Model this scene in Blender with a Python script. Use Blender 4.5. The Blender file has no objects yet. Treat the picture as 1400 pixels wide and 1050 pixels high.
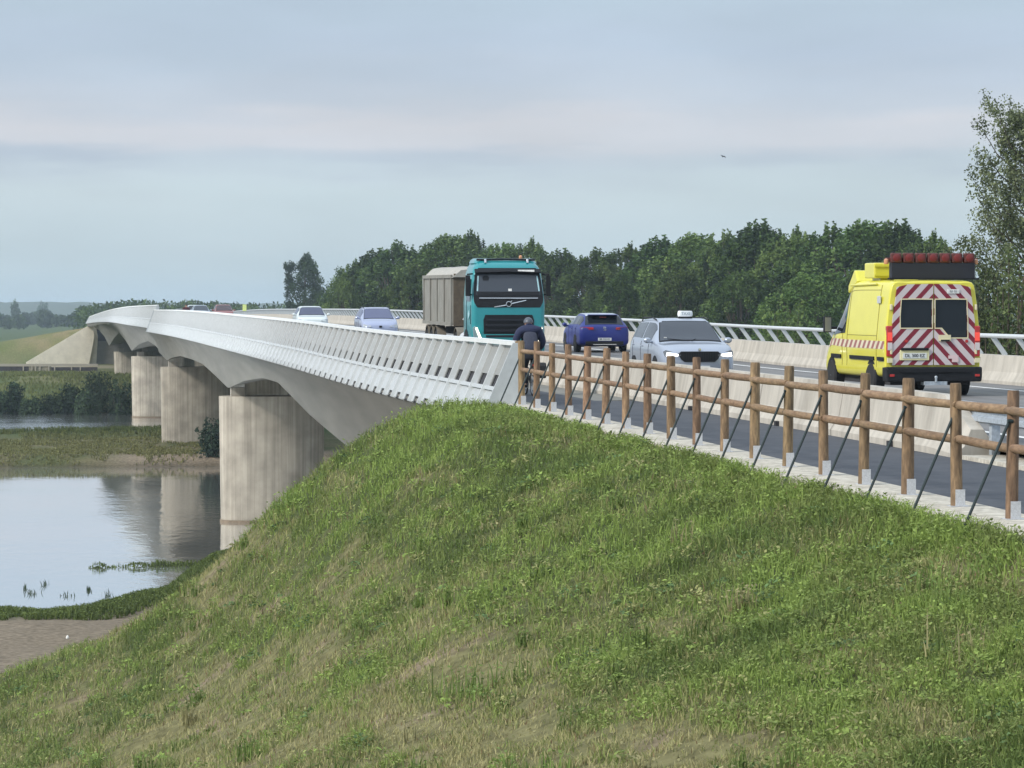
import bpy, math, random
import numpy as np
from mathutils import Vector, Matrix, Euler

scene = bpy.context.scene
COL = scene.collection
PI = math.pi
F = 4200.0; HOR = 428.0
TH = math.atan(640.0 / 4200.0); CS, SN = math.cos(TH), math.sin(TH)

def uv(D, Z):
    """lateral offset / camera depth -> world (x across the road, y along the road)"""
    return D * CS, Z / CS - D * SN

def px(x, y, Z):
    X = (x - 700) / F * Z
    return Vector((Z * SN + X * CS, Z * CS - X * SN, -(y - HOR) / F * Z))

# ------------------------------------------------------------------ helpers
def smooth1(pts):
    xs = np.array([p[0] for p in pts], float); ys = np.array([p[1] for p in pts], float)
    m = np.gradient(ys, xs)
    def f(x):
        x = np.clip(np.asarray(x, float), xs[0], xs[-1])
        i = np.clip(np.searchsorted(xs, x) - 1, 0, len(xs) - 2)
        h = xs[i + 1] - xs[i]; t = (x - xs[i]) / h
        return ((2*t**3 - 3*t**2 + 1) * ys[i] + (t**3 - 2*t**2 + t) * h * m[i]
                + (-2*t**3 + 3*t**2) * ys[i + 1] + (t**3 - t**2) * h * m[i + 1])
    return f

def sstep(a, b, x):
    t = np.clip((np.asarray(x, float) - a) / (b - a), 0, 1)
    return t * t * (3 - 2 * t)

def _hash(ix, iy, seed):
    n = (ix * 374761393 + iy * 668265263 + seed * 982451653) & 0xffffffff
    n = ((n ^ (n >> 13)) * 1274126177) & 0xffffffff
    return ((n ^ (n >> 16)) & 0xffff) / 65535.0

def vnoise(x, y, seed=0):
    x = np.asarray(x, float); y = np.asarray(y, float)
    ix = np.floor(x).astype(np.int64); iy = np.floor(y).astype(np.int64)
    fx = x - ix; fy = y - iy
    fx = fx * fx * (3 - 2 * fx); fy = fy * fy * (3 - 2 * fy)
    a = _hash(ix, iy, seed); b = _hash(ix + 1, iy, seed); c = _hash(ix, iy + 1, seed); d = _hash(ix + 1, iy + 1, seed)
    return (a * (1 - fx) + b * fx) * (1 - fy) + (c * (1 - fx) + d * fx) * fy

def fbm(x, y, seed=0, o=4):
    s = 0; a = .5; t = 0
    for k in range(o):
        s = s + a * vnoise(x * 2**k, y * 2**k, seed + k * 7); t += a; a *= .5
    return s / t

class MB:
    def __init__(self):
        self.v = []; self.f = []
    def add(self, vs, fs):
        o = len(self.v); self.v.extend([tuple(p) for p in vs]); self.f.extend([tuple(i + o for i in q) for q in fs])
    def box(self, c, s, rot=None, taper=None):
        c = Vector(c); hx, hy, hz = s[0] / 2, s[1] / 2, s[2] / 2
        vs = []
        for z in (-hz, hz):
            k = 1 if (taper is None or z < 0) else taper
            for x, y in ((-hx, -hy), (hx, -hy), (hx, hy), (-hx, hy)):
                vs.append(Vector((x * k, y * k, z)))
        if rot is not None:
            R = Euler(rot).to_matrix(); vs = [R @ p for p in vs]
        self.add([c + p for p in vs], [(3, 2, 1, 0), (4, 5, 6, 7), (0, 1, 5, 4), (1, 2, 6, 5), (2, 3, 7, 6), (3, 0, 4, 7)])
    def cyl(self, a, b, r0, r1=None, n=10, caps=True):
        a = Vector(a); b = Vector(b); r1 = r0 if r1 is None else r1
        d = (b - a).normalized()
        p = d.orthogonal().normalized(); q = d.cross(p)
        vs = []
        for (c, r) in ((a, r0), (b, r1)):
            for i in range(n):
                t = 2 * PI * i / n
                vs.append(c + p * (math.cos(t) * r) + q * (math.sin(t) * r))
        fs = [(i, (i + 1) % n, n + (i + 1) % n, n + i) for i in range(n)]
        if caps: fs += [tuple(reversed(range(n))), tuple(range(n, 2 * n))]
        self.add(vs, fs)
    def tube(self, pts, rs, n=8):
        pts = [Vector(p) for p in pts]
        if not hasattr(rs, '__len__'): rs = [rs] * len(pts)
        vs = []; up = None
        for i, c in enumerate(pts):
            d = (pts[min(i + 1, len(pts) - 1)] - pts[max(i - 1, 0)]).normalized()
            if up is None: up = d.orthogonal().normalized()
            p = (up - d * up.dot(d)).normalized(); up = p; q = d.cross(p)
            for k in range(n):
                t = 2 * PI * k / n
                vs.append(c + p * (math.cos(t) * rs[i]) + q * (math.sin(t) * rs[i]))
        fs = []
        for i in range(len(pts) - 1):
            for k in range(n):
                fs.append((i*n + k, i*n + (k+1) % n, (i+1)*n + (k+1) % n, (i+1)*n + k))
        fs += [tuple(reversed(range(n))), tuple(range((len(pts)-1)*n, len(pts)*n))]
        self.add(vs, fs)
    def loft(self, rings, closed=True, caps=True):
        n = len(rings[0]); vs = [p for r in rings for p in r]; fs = []
        for i in range(len(rings) - 1):
            for k in range(n if closed else n - 1):
                fs.append((i*n + k, i*n + (k+1) % n, (i+1)*n + (k+1) % n, (i+1)*n + k))
        if caps and closed: fs += [tuple(reversed(range(n))), tuple(range((len(rings)-1)*n, len(rings)*n))]
        self.add(vs, fs)
    def prism(self, poly, a, b, axis='y'):
        """polygon in the plane across axis, extruded from a to b"""
        def P(p, t):
            return (p[0], t, p[1]) if axis == 'y' else ((t, p[0], p[1]) if axis == 'x' else (p[0], p[1], t))
        self.loft([[P(p, a) for p in poly], [P(p, b) for p in poly]])
    def lathe(self, c, prof, axis='x', n=20):
        c = Vector(c); rings = []
        for (r, h) in prof:
            ring = []
            for i in range(n):
                t = 2 * PI * i / n; A, B = r * math.cos(t), r * math.sin(t)
                ring.append(c + (Vector((h, A, B)) if axis == 'x' else Vector((A, h, B)) if axis == 'y' else Vector((A, B, h))))
            rings.append(ring)
        self.loft(rings)
    def mesh(self, name, off=(0, 0, 0)):
        m = bpy.data.meshes.new(name)
        ox, oy, oz = off
        m.from_pydata([(p[0]-ox, p[1]-oy, p[2]-oz) for p in self.v], [], self.f)
        m.validate(); m.update()
        return m
    def build(self, name, mat, parent=None, off=(0, 0, 0), smooth=False, bevel=0, angle=35, loc=None):
        m = self.mesh(name, off)
        return link(name, m, mat, parent, smooth, bevel, angle, loc)

def recalc(m):
    import bmesh
    bm = bmesh.new(); bm.from_mesh(m); bmesh.ops.recalc_face_normals(bm, faces=bm.faces); bm.to_mesh(m); bm.free()

def link(name, m, mat, parent=None, smooth=False, bevel=0, angle=35, loc=None, fix=True):
    if fix and len(m.polygons) < 60000: recalc(m)
    o = bpy.data.objects.new(name, m); COL.objects.link(o)
    if mat is not None: m.materials.append(mat)
    if parent is not None: o.parent = parent
    if loc is not None: o.location = loc
    if smooth:
        m.polygons.foreach_set('use_smooth', [True] * len(m.polygons))
        m.set_sharp_from_angle(angle=math.radians(angle))
    if bevel:
        b = o.modifiers.new('Bevel', 'BEVEL'); b.width = bevel; b.segments = 2; b.limit_method = 'ANGLE'
        b.angle_limit = math.radians(40); b.harden_normals = False
    return o

def np_mesh(name, V, Fc, mat, parent=None, cols=None, smooth=False, loc=None):
    """V (n,3); Fc list of (k, array(m,k)) face blocks; cols (n,3) albedo per vertex"""
    m = bpy.data.meshes.new(name)
    loops = np.concatenate([f.reshape(-1) for f in Fc]).astype(np.int32)
    tot = np.concatenate([np.full(len(f), f.shape[1]) for f in Fc]).astype(np.int32)
    start = np.concatenate([[0], np.cumsum(tot)[:-1]]).astype(np.int32)
    m.vertices.add(len(V)); m.vertices.foreach_set('co', np.asarray(V, np.float32).reshape(-1))
    m.loops.add(len(loops)); m.loops.foreach_set('vertex_index', loops)
    m.polygons.add(len(tot)); m.polygons.foreach_set('loop_start', start); m.polygons.foreach_set('loop_total', tot)
    if smooth: m.polygons.foreach_set('use_smooth', np.ones(len(tot), bool))
    if cols is not None:
        a = m.color_attributes.new('Col', 'FLOAT_COLOR', 'POINT')
        c = np.ones((len(V), 4), np.float32); c[:, :3] = cols
        a.data.foreach_set('color', c.reshape(-1))
    m.update(calc_edges=True)
    return link(name, m, mat, parent, fix=False, loc=loc)

def thing(name, label, cat, loc=(0, 0, 0), rz=0, group=None):
    o = bpy.data.objects.new(name, None); COL.objects.link(o)
    o.empty_display_size = .3; o.location = loc; o.rotation_euler = (0, 0, rz)
    return tag(o, label, cat, group)

def tag(o, label, cat, group=None, kind=None):
    o['label'] = label; o['category'] = cat
    if group: o['group'] = group
    if kind: o['kind'] = kind
    return o

def struct(o, label, cat):
    return tag(o, label, cat, kind='structure')

def dup_tree(o, parent=None):
    c = o.copy(); COL.objects.link(c)
    if parent is not None: c.parent = parent
    for ch in list(o.children): dup_tree(ch, c)
    return c

# ------------------------------------------------------------------ materials
def mat(name, col, rough=.6, metal=0, var=0, scale=8, bump=0, bscale=40, col2=None, stretch=(1, 1, 1), coat=0,
        emit=0, emit_col=None, attr=False, objvar=0, spec=.5, trans=0, detail=6, alpha=None, contrast=(.35, .65)):
    m = bpy.data.materials.new(name); m.use_nodes = True
    nt = m.node_tree; N = nt.nodes; L = nt.links
    b = N['Principled BSDF']; out = N['Material Output']
    b.inputs['Roughness'].default_value = rough; b.inputs['Metallic'].default_value = metal
    b.inputs['Specular IOR Level'].default_value = spec
    if coat: b.inputs['Coat Weight'].default_value = coat; b.inputs['Coat Roughness'].default_value = .06
    base = None
    c4 = (*col, 1)
    tc = N.new('ShaderNodeTexCoord'); mp = N.new('ShaderNodeMapping'); mp.inputs['Scale'].default_value = stretch
    L.new(tc.outputs['Object'], mp.inputs['Vector'])
    if attr:
        a = N.new('ShaderNodeVertexColor'); a.layer_name = 'Col'; base = a.outputs['Color']
    else:
        r = N.new('ShaderNodeRGB'); r.outputs[0].default_value = c4; base = r.outputs[0]
    if var or col2:
        n = N.new('ShaderNodeTexNoise'); n.inputs['Scale'].default_value = scale; n.inputs['Detail'].default_value = detail
        n.inputs['Roughness'].default_value = .65
        L.new(mp.outputs[0], n.inputs['Vector'])
        mr = N.new('ShaderNodeMapRange'); mr.inputs['From Min'].default_value = contrast[0]; mr.inputs['From Max'].default_value = contrast[1]
        L.new(n.outputs['Fac'], mr.inputs['Value'])
        if col2:
            mx = N.new('ShaderNodeMix'); mx.data_type = 'RGBA'
            L.new(mr.outputs[0], mx.inputs['Factor']); L.new(base, mx.inputs['A']); mx.inputs['B'].default_value = (*col2, 1)
            base = mx.outputs['Result']
        if var:
            m2 = N.new('ShaderNodeMapRange'); m2.inputs['From Min'].default_value = .3; m2.inputs['From Max'].default_value = .7
            m2.inputs['To Min'].default_value = 1 - var; m2.inputs['To Max'].default_value = 1 + var
            n2 = N.new('ShaderNodeTexNoise'); n2.inputs['Scale'].default_value = scale * 3.1; n2.inputs['Detail'].default_value = detail
            L.new(mp.outputs[0], n2.inputs['Vector']); L.new(n2.outputs['Fac'], m2.inputs['Value'])
            mx = N.new('ShaderNodeMix'); mx.data_type = 'RGBA'; mx.blend_type = 'MULTIPLY'; mx.inputs['Factor'].default_value = 1
            L.new(base, mx.inputs['A']); L.new(m2.outputs[0], mx.inputs['B']); base = mx.outputs['Result']
    if objvar:
        oi = N.new('ShaderNodeObjectInfo'); hs = N.new('ShaderNodeHueSaturation')
        m3 = N.new('ShaderNodeMapRange'); m3.inputs['To Min'].default_value = 1 - objvar; m3.inputs['To Max'].default_value = 1 + objvar
        L.new(oi.outputs['Random'], m3.inputs['Value']); L.new(m3.outputs[0], hs.inputs['Value'])
        m4 = N.new('ShaderNodeMapRange'); m4.inputs['To Min'].default_value = .5 - objvar * .045; m4.inputs['To Max'].default_value = .5 + objvar * .045
        mm = N.new('ShaderNodeMath'); mm.operation = 'FRACT'; mu = N.new('ShaderNodeMath'); mu.operation = 'MULTIPLY'; mu.inputs[1].default_value = 7.31
        L.new(oi.outputs['Random'], mu.inputs[0]); L.new(mu.outputs[0], mm.inputs[0]); L.new(mm.outputs[0], m4.inputs['Value']); L.new(m4.outputs[0], hs.inputs['Hue'])
        L.new(base, hs.inputs['Color']); base = hs.outputs['Color']
    L.new(base, b.inputs['Base Color'])
    if bump:
        n = N.new('ShaderNodeTexNoise'); n.inputs['Scale'].default_value = bscale; n.inputs['Detail'].default_value = 6
        L.new(mp.outputs[0], n.inputs['Vector'])
        bp = N.new('ShaderNodeBump'); bp.inputs['Strength'].default_value = bump; bp.inputs['Distance'].default_value = .02
        L.new(n.outputs['Fac'], bp.inputs['Height']); L.new(bp.outputs[0], b.inputs['Normal'])
    if emit:
        b.inputs['Emission Color'].default_value = (*(emit_col or col), 1); b.inputs['Emission Strength'].default_value = emit
    if trans:
        t = N.new('ShaderNodeBsdfTranslucent'); L.new(base, t.inputs['Color'])
        ms = N.new('ShaderNodeMixShader'); ms.inputs[0].default_value = trans
        L.new(b.outputs[0], ms.inputs[1]); L.new(t.outputs[0], ms.inputs[2]); L.new(ms.outputs[0], out.inputs['Surface'])
    return m

M = {}
M['foliage'] = mat('foliage', (1, 1, 1), .75, attr=True, objvar=.26, spec=.12, trans=.15)
M['grass'] = mat('grass_blades', (1, 1, 1), .7, attr=True, spec=.15, trans=.32)
M['bark'] = mat('bark', (.09, .07, .05), .9, var=.3, scale=4)
M['ground'] = mat('earth_and_turf', (1, 1, 1), .95, attr=True, var=.38, scale=1.6, bump=.5, bscale=6, spec=.1)
M['asphalt'] = mat('asphalt', (.038, .043, .055), .8, var=.15, scale=1.2, bump=.15, bscale=90, col2=(.055, .06, .072))
M['road'] = mat('road_asphalt', (.115, .115, .12), .85, var=.2, scale=.8, bump=.15, bscale=90, col2=(.165, .16, .155), stretch=(1.6, .05, 1))
M['paint_white'] = mat('road_paint', (.7, .7, .68), .7, var=.15, scale=5)
M['wood'] = mat('round_wood', (.29, .19, .108), .8, var=.3, scale=3.5, stretch=(3, 3, .7), bump=.5, bscale=14, col2=(.135, .085, .05), objvar=.28)
M['rail_wood'] = mat('rail_wood', (.25, .165, .098), .8, var=.28, scale=3.5, stretch=(3, .7, 3), bump=.3, bscale=14, col2=(.17, .10, .055), objvar=.14)
M['galv'] = mat('galvanised_steel', (.55, .56, .58), .5, metal=.3, var=.15, scale=20)
M['galv_old'] = mat('weathered_galvanised_steel', (.42, .47, .52), .5, metal=.35, var=.2, scale=5)
M['brace'] = mat('dark_green_steel', (.018, .032, .034), .45)
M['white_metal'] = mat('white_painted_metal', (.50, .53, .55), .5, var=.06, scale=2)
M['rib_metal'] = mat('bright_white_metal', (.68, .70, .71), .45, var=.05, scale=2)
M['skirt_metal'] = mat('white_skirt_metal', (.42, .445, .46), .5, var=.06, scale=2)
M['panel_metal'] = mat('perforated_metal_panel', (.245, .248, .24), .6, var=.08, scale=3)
M['dark_gap'] = mat('dark_recess', (.03, .03, .035), .9)
M['barrier'] = mat('barrier_concrete', (.43, .40, .35), .85, var=.16, scale=1.1, bump=.15, bscale=30, col2=(.29, .265, .225), stretch=(1, 1.3, .22), contrast=(.45, .8))
M['kerb'] = mat('kerb_concrete', (.52, .49, .42), .9, var=.22, scale=4, bump=.3, bscale=20, col2=(.33, .30, .25))
M['rubber'] = mat('tyre_rubber', (.015, .015, .016), .85)
M['rim'] = mat('alloy_rim', (.35, .36, .37), .35, metal=.8)
M['black_plastic'] = mat('black_plastic', (.011, .012, .015), .6, var=.1, scale=9, spec=.25)
M['glass'] = mat('vehicle_glass', (.012, .016, .022), .06, spec=.35)
M['glass_pale'] = mat('vehicle_glass_reflecting', (.045, .053, .068), .1, spec=.5)
M['chrome'] = mat('chrome', (.7, .71, .72), .2, metal=1)
M['lamp_on'] = mat('lit_headlamp', (.9, .92, .95), .2, emit=2.0, emit_col=(1, .98, .94))
M['lamp_off'] = mat('headlamp_glass', (.42, .45, .48), .12, spec=.8)
M['dull_red'] = mat('dull_red_lens', (.16, .018, .016), .35)
M['lamp_dark'] = mat('dark_lamp_surround', (.10, .11, .125), .12, spec=.8)
M['red_lamp'] = mat('red_lamp', (.42, .02, .02), .25, coat=.6)
M['red_lamp_on'] = mat('lit_red_lamp', (.6, .05, .04), .25, emit=.35, emit_col=(1, .12, .08))
M['white_lamp'] = mat('clear_lamp', (.6, .55, .55), .2)
M['amber'] = mat('amber_lamp', (.55, .25, .12), .25, coat=.5)
M['plate'] = mat('number_plate', (.66, .68, .66), .5)
M['ink'] = mat('plate_ink', (.03, .03, .04), .6)

def concrete_pier():
    m = mat('board_marked_concrete', (.50, .45, .385), .88, bump=.12, bscale=12)
    nt = m.node_tree; N = nt.nodes; L = nt.links; b = N['Principled BSDF']
    g = N.new('ShaderNodeNewGeometry'); mp = N.new('ShaderNodeMapping'); mp.inputs['Scale'].default_value = (3.6, 3.6, .05)
    L.new(g.outputs['Position'], mp.inputs['Vector'])
    n = N.new('ShaderNodeTexNoise'); n.inputs['Scale'].default_value = 1.6; n.inputs['Detail'].default_value = 5; L.new(mp.outputs[0], n.inputs['Vector'])
    cr = N.new('ShaderNodeValToRGB'); cr.color_ramp.elements[0].position = .33; cr.color_ramp.elements[0].color = (.250, .222, .182, 1)
    cr.color_ramp.elements[1].position = .60; cr.color_ramp.elements[1].color = (.375, .338, .280, 1)
    L.new(n.outputs['Fac'], cr.inputs[0])
    n2 = N.new('ShaderNodeTexNoise'); n2.inputs['Scale'].default_value = .9; n2.inputs['Detail'].default_value = 7; L.new(g.outputs['Position'], n2.inputs['Vector'])
    mr = N.new('ShaderNodeMapRange'); mr.inputs['From Min'].default_value = .35; mr.inputs['From Max'].default_value = .65
    mr.inputs['To Min'].default_value = .8; mr.inputs['To Max'].default_value = 1.12; L.new(n2.outputs['Fac'], mr.inputs['Value'])
    mx = N.new('ShaderNodeMix'); mx.data_type = 'RGBA'; mx.blend_type = 'MULTIPLY'; mx.inputs['Factor'].default_value = 1
    L.new(cr.outputs[0], mx.inputs['A']); L.new(mr.outputs[0], mx.inputs['B']); L.new(mx.outputs['Result'], b.inputs['Base Color'])
    return m
M['pier'] = concrete_pier()
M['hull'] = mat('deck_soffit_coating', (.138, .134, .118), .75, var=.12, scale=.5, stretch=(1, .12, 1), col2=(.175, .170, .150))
M['abut'] = mat('abutment_concrete', (.80, .72, .59), .85, var=.08, scale=.4, col2=(.68, .61, .50))

def water_mat():
    m = bpy.data.materials.new('river_water'); m.use_nodes = True
    nt = m.node_tree; N = nt.nodes; L = nt.links; b = N['Principled BSDF']
    b.inputs['Base Color'].default_value = (.84, .86, .86, 1); b.inputs['Roughness'].default_value = .03; b.inputs['Metallic'].default_value = .9; b.inputs['IOR'].default_value = 1.5
    g = N.new('ShaderNodeNewGeometry'); mp = N.new('ShaderNodeMapping'); mp.inputs['Scale'].default_value = (1.2, .6, 1)
    L.new(g.outputs['Position'], mp.inputs['Vector'])
    n = N.new('ShaderNodeTexNoise'); n.inputs['Scale'].default_value = 1.1; n.inputs['Detail'].default_value = 4; n.inputs['Roughness'].default_value = .6
    L.new(mp.outputs[0], n.inputs['Vector'])
    n2 = N.new('ShaderNodeTexNoise'); n2.inputs['Scale'].default_value = .05; n2.inputs['Detail'].default_value = 3; L.new(g.outputs['Position'], n2.inputs['Vector'])
    mr = N.new('ShaderNodeMapRange'); mr.inputs['From Min'].default_value = .4; mr.inputs['From Max'].default_value = .65; mr.inputs['To Min'].default_value = .25; mr.inputs['To Max'].default_value = 1
    L.new(n2.outputs['Fac'], mr.inputs['Value'])
    sy = N.new('ShaderNodeSeparateXYZ'); L.new(g.outputs['Position'], sy.inputs[0]); rf = N.new('ShaderNodeMapRange'); rf.inputs['From Min'].default_value = 295; rf.inputs['From Max'].default_value = 320; rf.inputs['To Min'].default_value = 1; rf.inputs['To Max'].default_value = 7; L.new(sy.outputs['Y'], rf.inputs['Value'])
    m0 = N.new('ShaderNodeMath'); m0.operation = 'MULTIPLY'; L.new(mr.outputs[0], m0.inputs[0]); L.new(rf.outputs[0], m0.inputs[1])
    mu = N.new('ShaderNodeMath'); mu.operation = 'MULTIPLY'; L.new(n.outputs['Fac'], mu.inputs[0]); L.new(m0.outputs[0], mu.inputs[1])
    bp = N.new('ShaderNodeBump'); bp.inputs['Strength'].default_value = .5; bp.inputs['Distance'].default_value = .05
    L.new(mu.outputs[0], bp.inputs['Height']); L.new(bp.outputs[0], b.inputs['Normal'])
    return m
M['water'] = water_mat()

# ------------------------------------------------------------------ road geometry
zp = smooth1([(-60, -2.6), (0, -2.45), (31.8, -2.25), (66, -2.03), (94, -1.93), (121, -1.72), (168, -1.45), (222, -1.2), (290, -1.08),
              (330, -1.05), (400, -1.3), (470, -1.75), (545, -2.35), (700, -4.5), (1200, -7.5)])
ZR = .25
WATER = -12.2
KEEL = [(66, 2.9), (92, 2.9), (110, 2.5), (118, 2.25), (125, 2.0), (134, 1.55), (142, 1.15), (152, 1.2), (166, 1.7), (180.5, 2.5), (192, 2.15), (210, 1.65), (226, 1.6), (245, 1.65), (260, 2.0),
        (271.5, 2.4), (284, 2.05), (300, 1.7), (317, 1.5), (340, 2.2), (362.5, 3.3), (385, 2.2), (408, 1.4), (430, 2.2), (453, 3.45), (480, 2.1), (510, 1.2), (545, .9)]
keel = lambda v: np.interp(v, [k[0] for k in KEEL], [k[1] for k in KEEL])
V_SPLIT = 290.0
# parapet (top, bottom edge) lines
def par_near(v):
    top = (10.28, float(zp(v)) + 1.34)
    h = 1.68 + .35 * (v - 66) / 224
    return top, (9.58, top[1] - h)
_ft = smooth1([(289, .72), (335, .68), (400, .36), (470, -.12), (545, -.68)]); _fb = smooth1([(289, -1.5), (373, -1.12), (450, -1.35), (545, -1.85)])
_fu = smooth1([(289, 10.7), (305, 10.35), (335, 9.35), (373, 8.75), (460, 8.2), (545, 7.95)])
def par_far(v):
    u = float(_fu(v)); k = .62
    return (u, float(_ft(v))), (u - k, float(_fb(v)))
def par(v):
    return par_near(v) if v <= V_SPLIT else par_far(v)

# ------------------------------------------------------------------ terrain
slope_m = smooth1([(-60, .04), (0, .10), (12, .20), (22, .30), (35, .38), (50, .45), (66, .50), (90, .5)])
_drop = smooth1([(0, 0), (.8, 0), (1.5, .06), (2.4, .52), (3.35, 1.15), (4.3, 1.95), (5.15, 2.75), (6.0, 3.55), (7.05, 4.45), (8.5, 5.15), (10.65, 6.0), (30, 14)])
_edge = smooth1([(-12, 124.5), (-1.7, 126), (3.5, 129.5), (5, 134), (6, 141), (8, 152), (10, 158)])
def height(u, v, rough=True):
    u = np.asarray(u, float); v = np.asarray(v, float)
    zc = zp(v) - .12
    du = np.maximum(0, 9.72 - u); fr = np.maximum(0, v - 68.2)
    bl = sstep(30, 60, v); dr = slope_m(v) * du * (1 - bl) + _drop(du) * bl
    near = zc - np.sqrt(dr ** 2 + (.6 * fr) ** 2)
    right = np.maximum(0, u - 24.6)
    near = np.where(u > 9.72, zc - .02 - np.sqrt((.5 * right) ** 2 + (.6 * fr) ** 2), near)
    if rough:
        near = near + (fbm(u * .5, v * .5, 3) - .5) * .34 * sstep(0, 1.2, du) + (fbm(u * 1.6, v * 1.6, 9, 2) - .5) * .12 * sstep(0.0, .5, du)
    # near shore flat
    edge = _edge(u) + (fbm(u * .35, v * .05, 21) - .5) * 3.5
    shore = -11.25 + (fbm(u * .2, v * .2, 5) - .5) * .35 - sstep(-11, 8, v - edge) * 1.9
    z = np.maximum(near, shore)
    # weed spit
    sp = np.exp(-((v - 148.3 - .10 * (u - 4)) / (.55 + .12 * np.maximum(u, 0))) ** 2) * sstep(.3, 3.0, u) * (.55 + .9 * fbm(u * .9, v * .3, 8))
    z = np.maximum(z, -13.4 + 1.28 * np.minimum(sp, 1.05))
    # islet
    wob = (fbm(u * .09, v * .03, 31) - .5) * 12
    isl = sstep(240, 248, v + wob * .35) * (1 - sstep(298, 314, v + wob - .25 * (u + 2)))
    z = np.maximum(z, -13.4 + isl * (1.75 + .9 * (fbm(u * .12, v * .12, 33) - .3)))
    # far bank
    bank = -13.4 + sstep(370, 381, v + wob * .3) * 2.0 + sstep(386, 450, v) * 2.4
    z = np.maximum(z, bank)
    # right bank with the wood
    z = np.maximum(z, -13.4 + sstep(34, 46, u) * 5.2)
    # far approach embankment
    top = zp(np.maximum(v, 545)) - .1
    left = np.maximum(0, 7.6 - u); rgt = np.maximum(0, u - 24.6)
    fr2 = np.maximum(0, 562 - v)
    mound = top - np.sqrt((.17 * left) ** 2 + (.5 * rgt) ** 2 + (.46 * fr2) ** 2) + (fbm(u * .15, v * .15, 41) - .5) * .5 * sstep(0, 4, left)
    z = np.where(v > 530, np.maximum(z, mound), z)
    z = z + sstep(900, 3000, v) * 4
    return z

def ground_col(u, v, z):
    n1 = fbm(u * .35, v * .35, 51); n2 = fbm(u * 1.3, v * 1.3, 52); n3 = fbm(u * .09, v * .05, 53)
    green = np.array([.055, .07, .025]); straw = np.array([.140, .130, .062]); soil = np.array([.185, .145, .10]); sand = np.array([.185, .152, .112])
    t = np.clip(dryness(u, v), 0, 1)[..., None]
    c = green * (1 - t) + straw * t
    s = sstep(.60, .72, n2)[..., None] * sstep(.45, .8, t[..., 0])[..., None]
    c = c * (1 - s) + soil * s
    # shore: sand, with green near the water
    sh = (sstep(-10.2, -10.8, z) * (v < 160) * (v > 72))[..., None]
    c = c * (1 - sh) + sand * sh
    edge = _edge(u)
    gs = (sstep(-13, -8, v - edge) * (v < 160) * (v > 90) * (z < -9.5))[..., None]
    c = c * (1 - gs) + np.array([.05, .08, .025]) * gs
    # islet
    i = ((v > 225) & (v < 330))[..., None] * 1.0
    ic = np.array([.085, .095, .04]) * (1 - sstep(.42, .6, n1))[..., None] + np.array([.125, .115, .062]) * sstep(.42, .6, n1)[..., None]
    gfar = sstep(282, 296, v + (n1 - .5) * 14)[..., None]; ic = ic * (1 - gfar) + np.array([.05, .075, .025]) * gfar
    sd = (sstep(268, 256, v + (n3 - .5) * 22 - .0 * u) * sstep(3, 8, u))[..., None]; ic = ic * (1 - sd) + np.array([.24, .195, .145]) * sd
    c = c * (1 - i) + ic * i
    # far bank and far embankment
    fb = ((v >= 340) & (v < 20000))[..., None] * 1.0
    fc = np.array([.085, .115, .045]) * (1 - sstep(.4, .65, n3))[..., None] + np.array([.14, .14, .065]) * sstep(.4, .65, n3)[..., None]
    mound = (sstep(-8.3, -6.2, z) * sstep(528, 545, v) * (v < 900))[..., None]
    mc = np.array([.21, .175, .095]) * (1 - sstep(.35, .65, n1)[..., None]) + np.array([.15, .145, .06]) * sstep(.35, .65, n1)[..., None]
    mc = mc * (1 - sstep(2, -12, u)[..., None]) + np.array([.10, .125, .045]) * sstep(2, -12, u)[..., None]
    fc = fc * (1 - mound) + mc * mound
    path = (sstep(500, 506, v) * (1 - sstep(530, 538, v)))[..., None]; fc = fc * (1 - .7 * path) + np.array([.30, .26, .19]) * .7 * path
    far = sstep(700, 1000, v)[..., None]; fc = fc * (1 - far) + np.array([.06, .085, .03]) * far
    c = c * (1 - fb) + fc * fb
    wet = (sstep(WATER + .3, WATER - .2, z))[..., None]
    c = c * (1 - wet) + np.array([.06, .052, .035]) * wet
    return c

def dryness(u, v):
    n = fbm(u * .30, v * .07, 61); n2 = fbm(u * 1.5, v * .30, 62)
    n3 = fbm(u * 4.2, v * .9, 63)
    d = (n - .5) * 1.15 + (n2 - .5) * 2.3 + (n3 - .5) * 1.9
    d = d + .57 + .29 * sstep(2.5, 7.0, 9.7 - u) - .66 * sstep(5.5, 0.6, 9.7 - u) - .42 * sstep(46, 68, v) + .20 * sstep(46, 30, v) * sstep(1.5, 6, 9.7 - u)
    return d

def build_ground():
    def axis(segs):
        out = []
        for a, b, s in segs: out.append(np.arange(a, b, s))
        return np.concatenate(out + [[segs[-1][1]]])
    us = np.concatenate([-np.geomspace(6000, 62, 22), axis([(-60, -14, 2), (-14, 11, .33), (11, 26, 1.2), (26, 60, 2)]), np.geomspace(64, 6000, 22)])
    vs = np.concatenate([-np.geomspace(400, 22, 8), axis([(-20, 16, 2), (16, 84, .33), (84, 160, .8), (160, 400, 1.6), (400, 600, 2.5)]), np.geomspace(604, 7000, 40)])
    U, V = np.meshgrid(us, vs)
    Zz = height(U, V)
    Cc = ground_col(U, V, Zz)
    n, k = len(us), len(vs)
    idx = np.arange(n * k).reshape(k, n)
    Fq = np.stack([idx[:-1, :-1], idx[:-1, 1:], idx[1:, 1:], idx[1:, :-1]], -1).reshape(-1, 4)
    o = np_mesh('ground', np.stack([U, V, Zz], -1).reshape(-1, 3), [Fq], M['ground'], cols=Cc.reshape(-1, 3), smooth=True)
    struct(o, 'grassy embankment, shores and fields around the river', 'ground')
build_ground()

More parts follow.
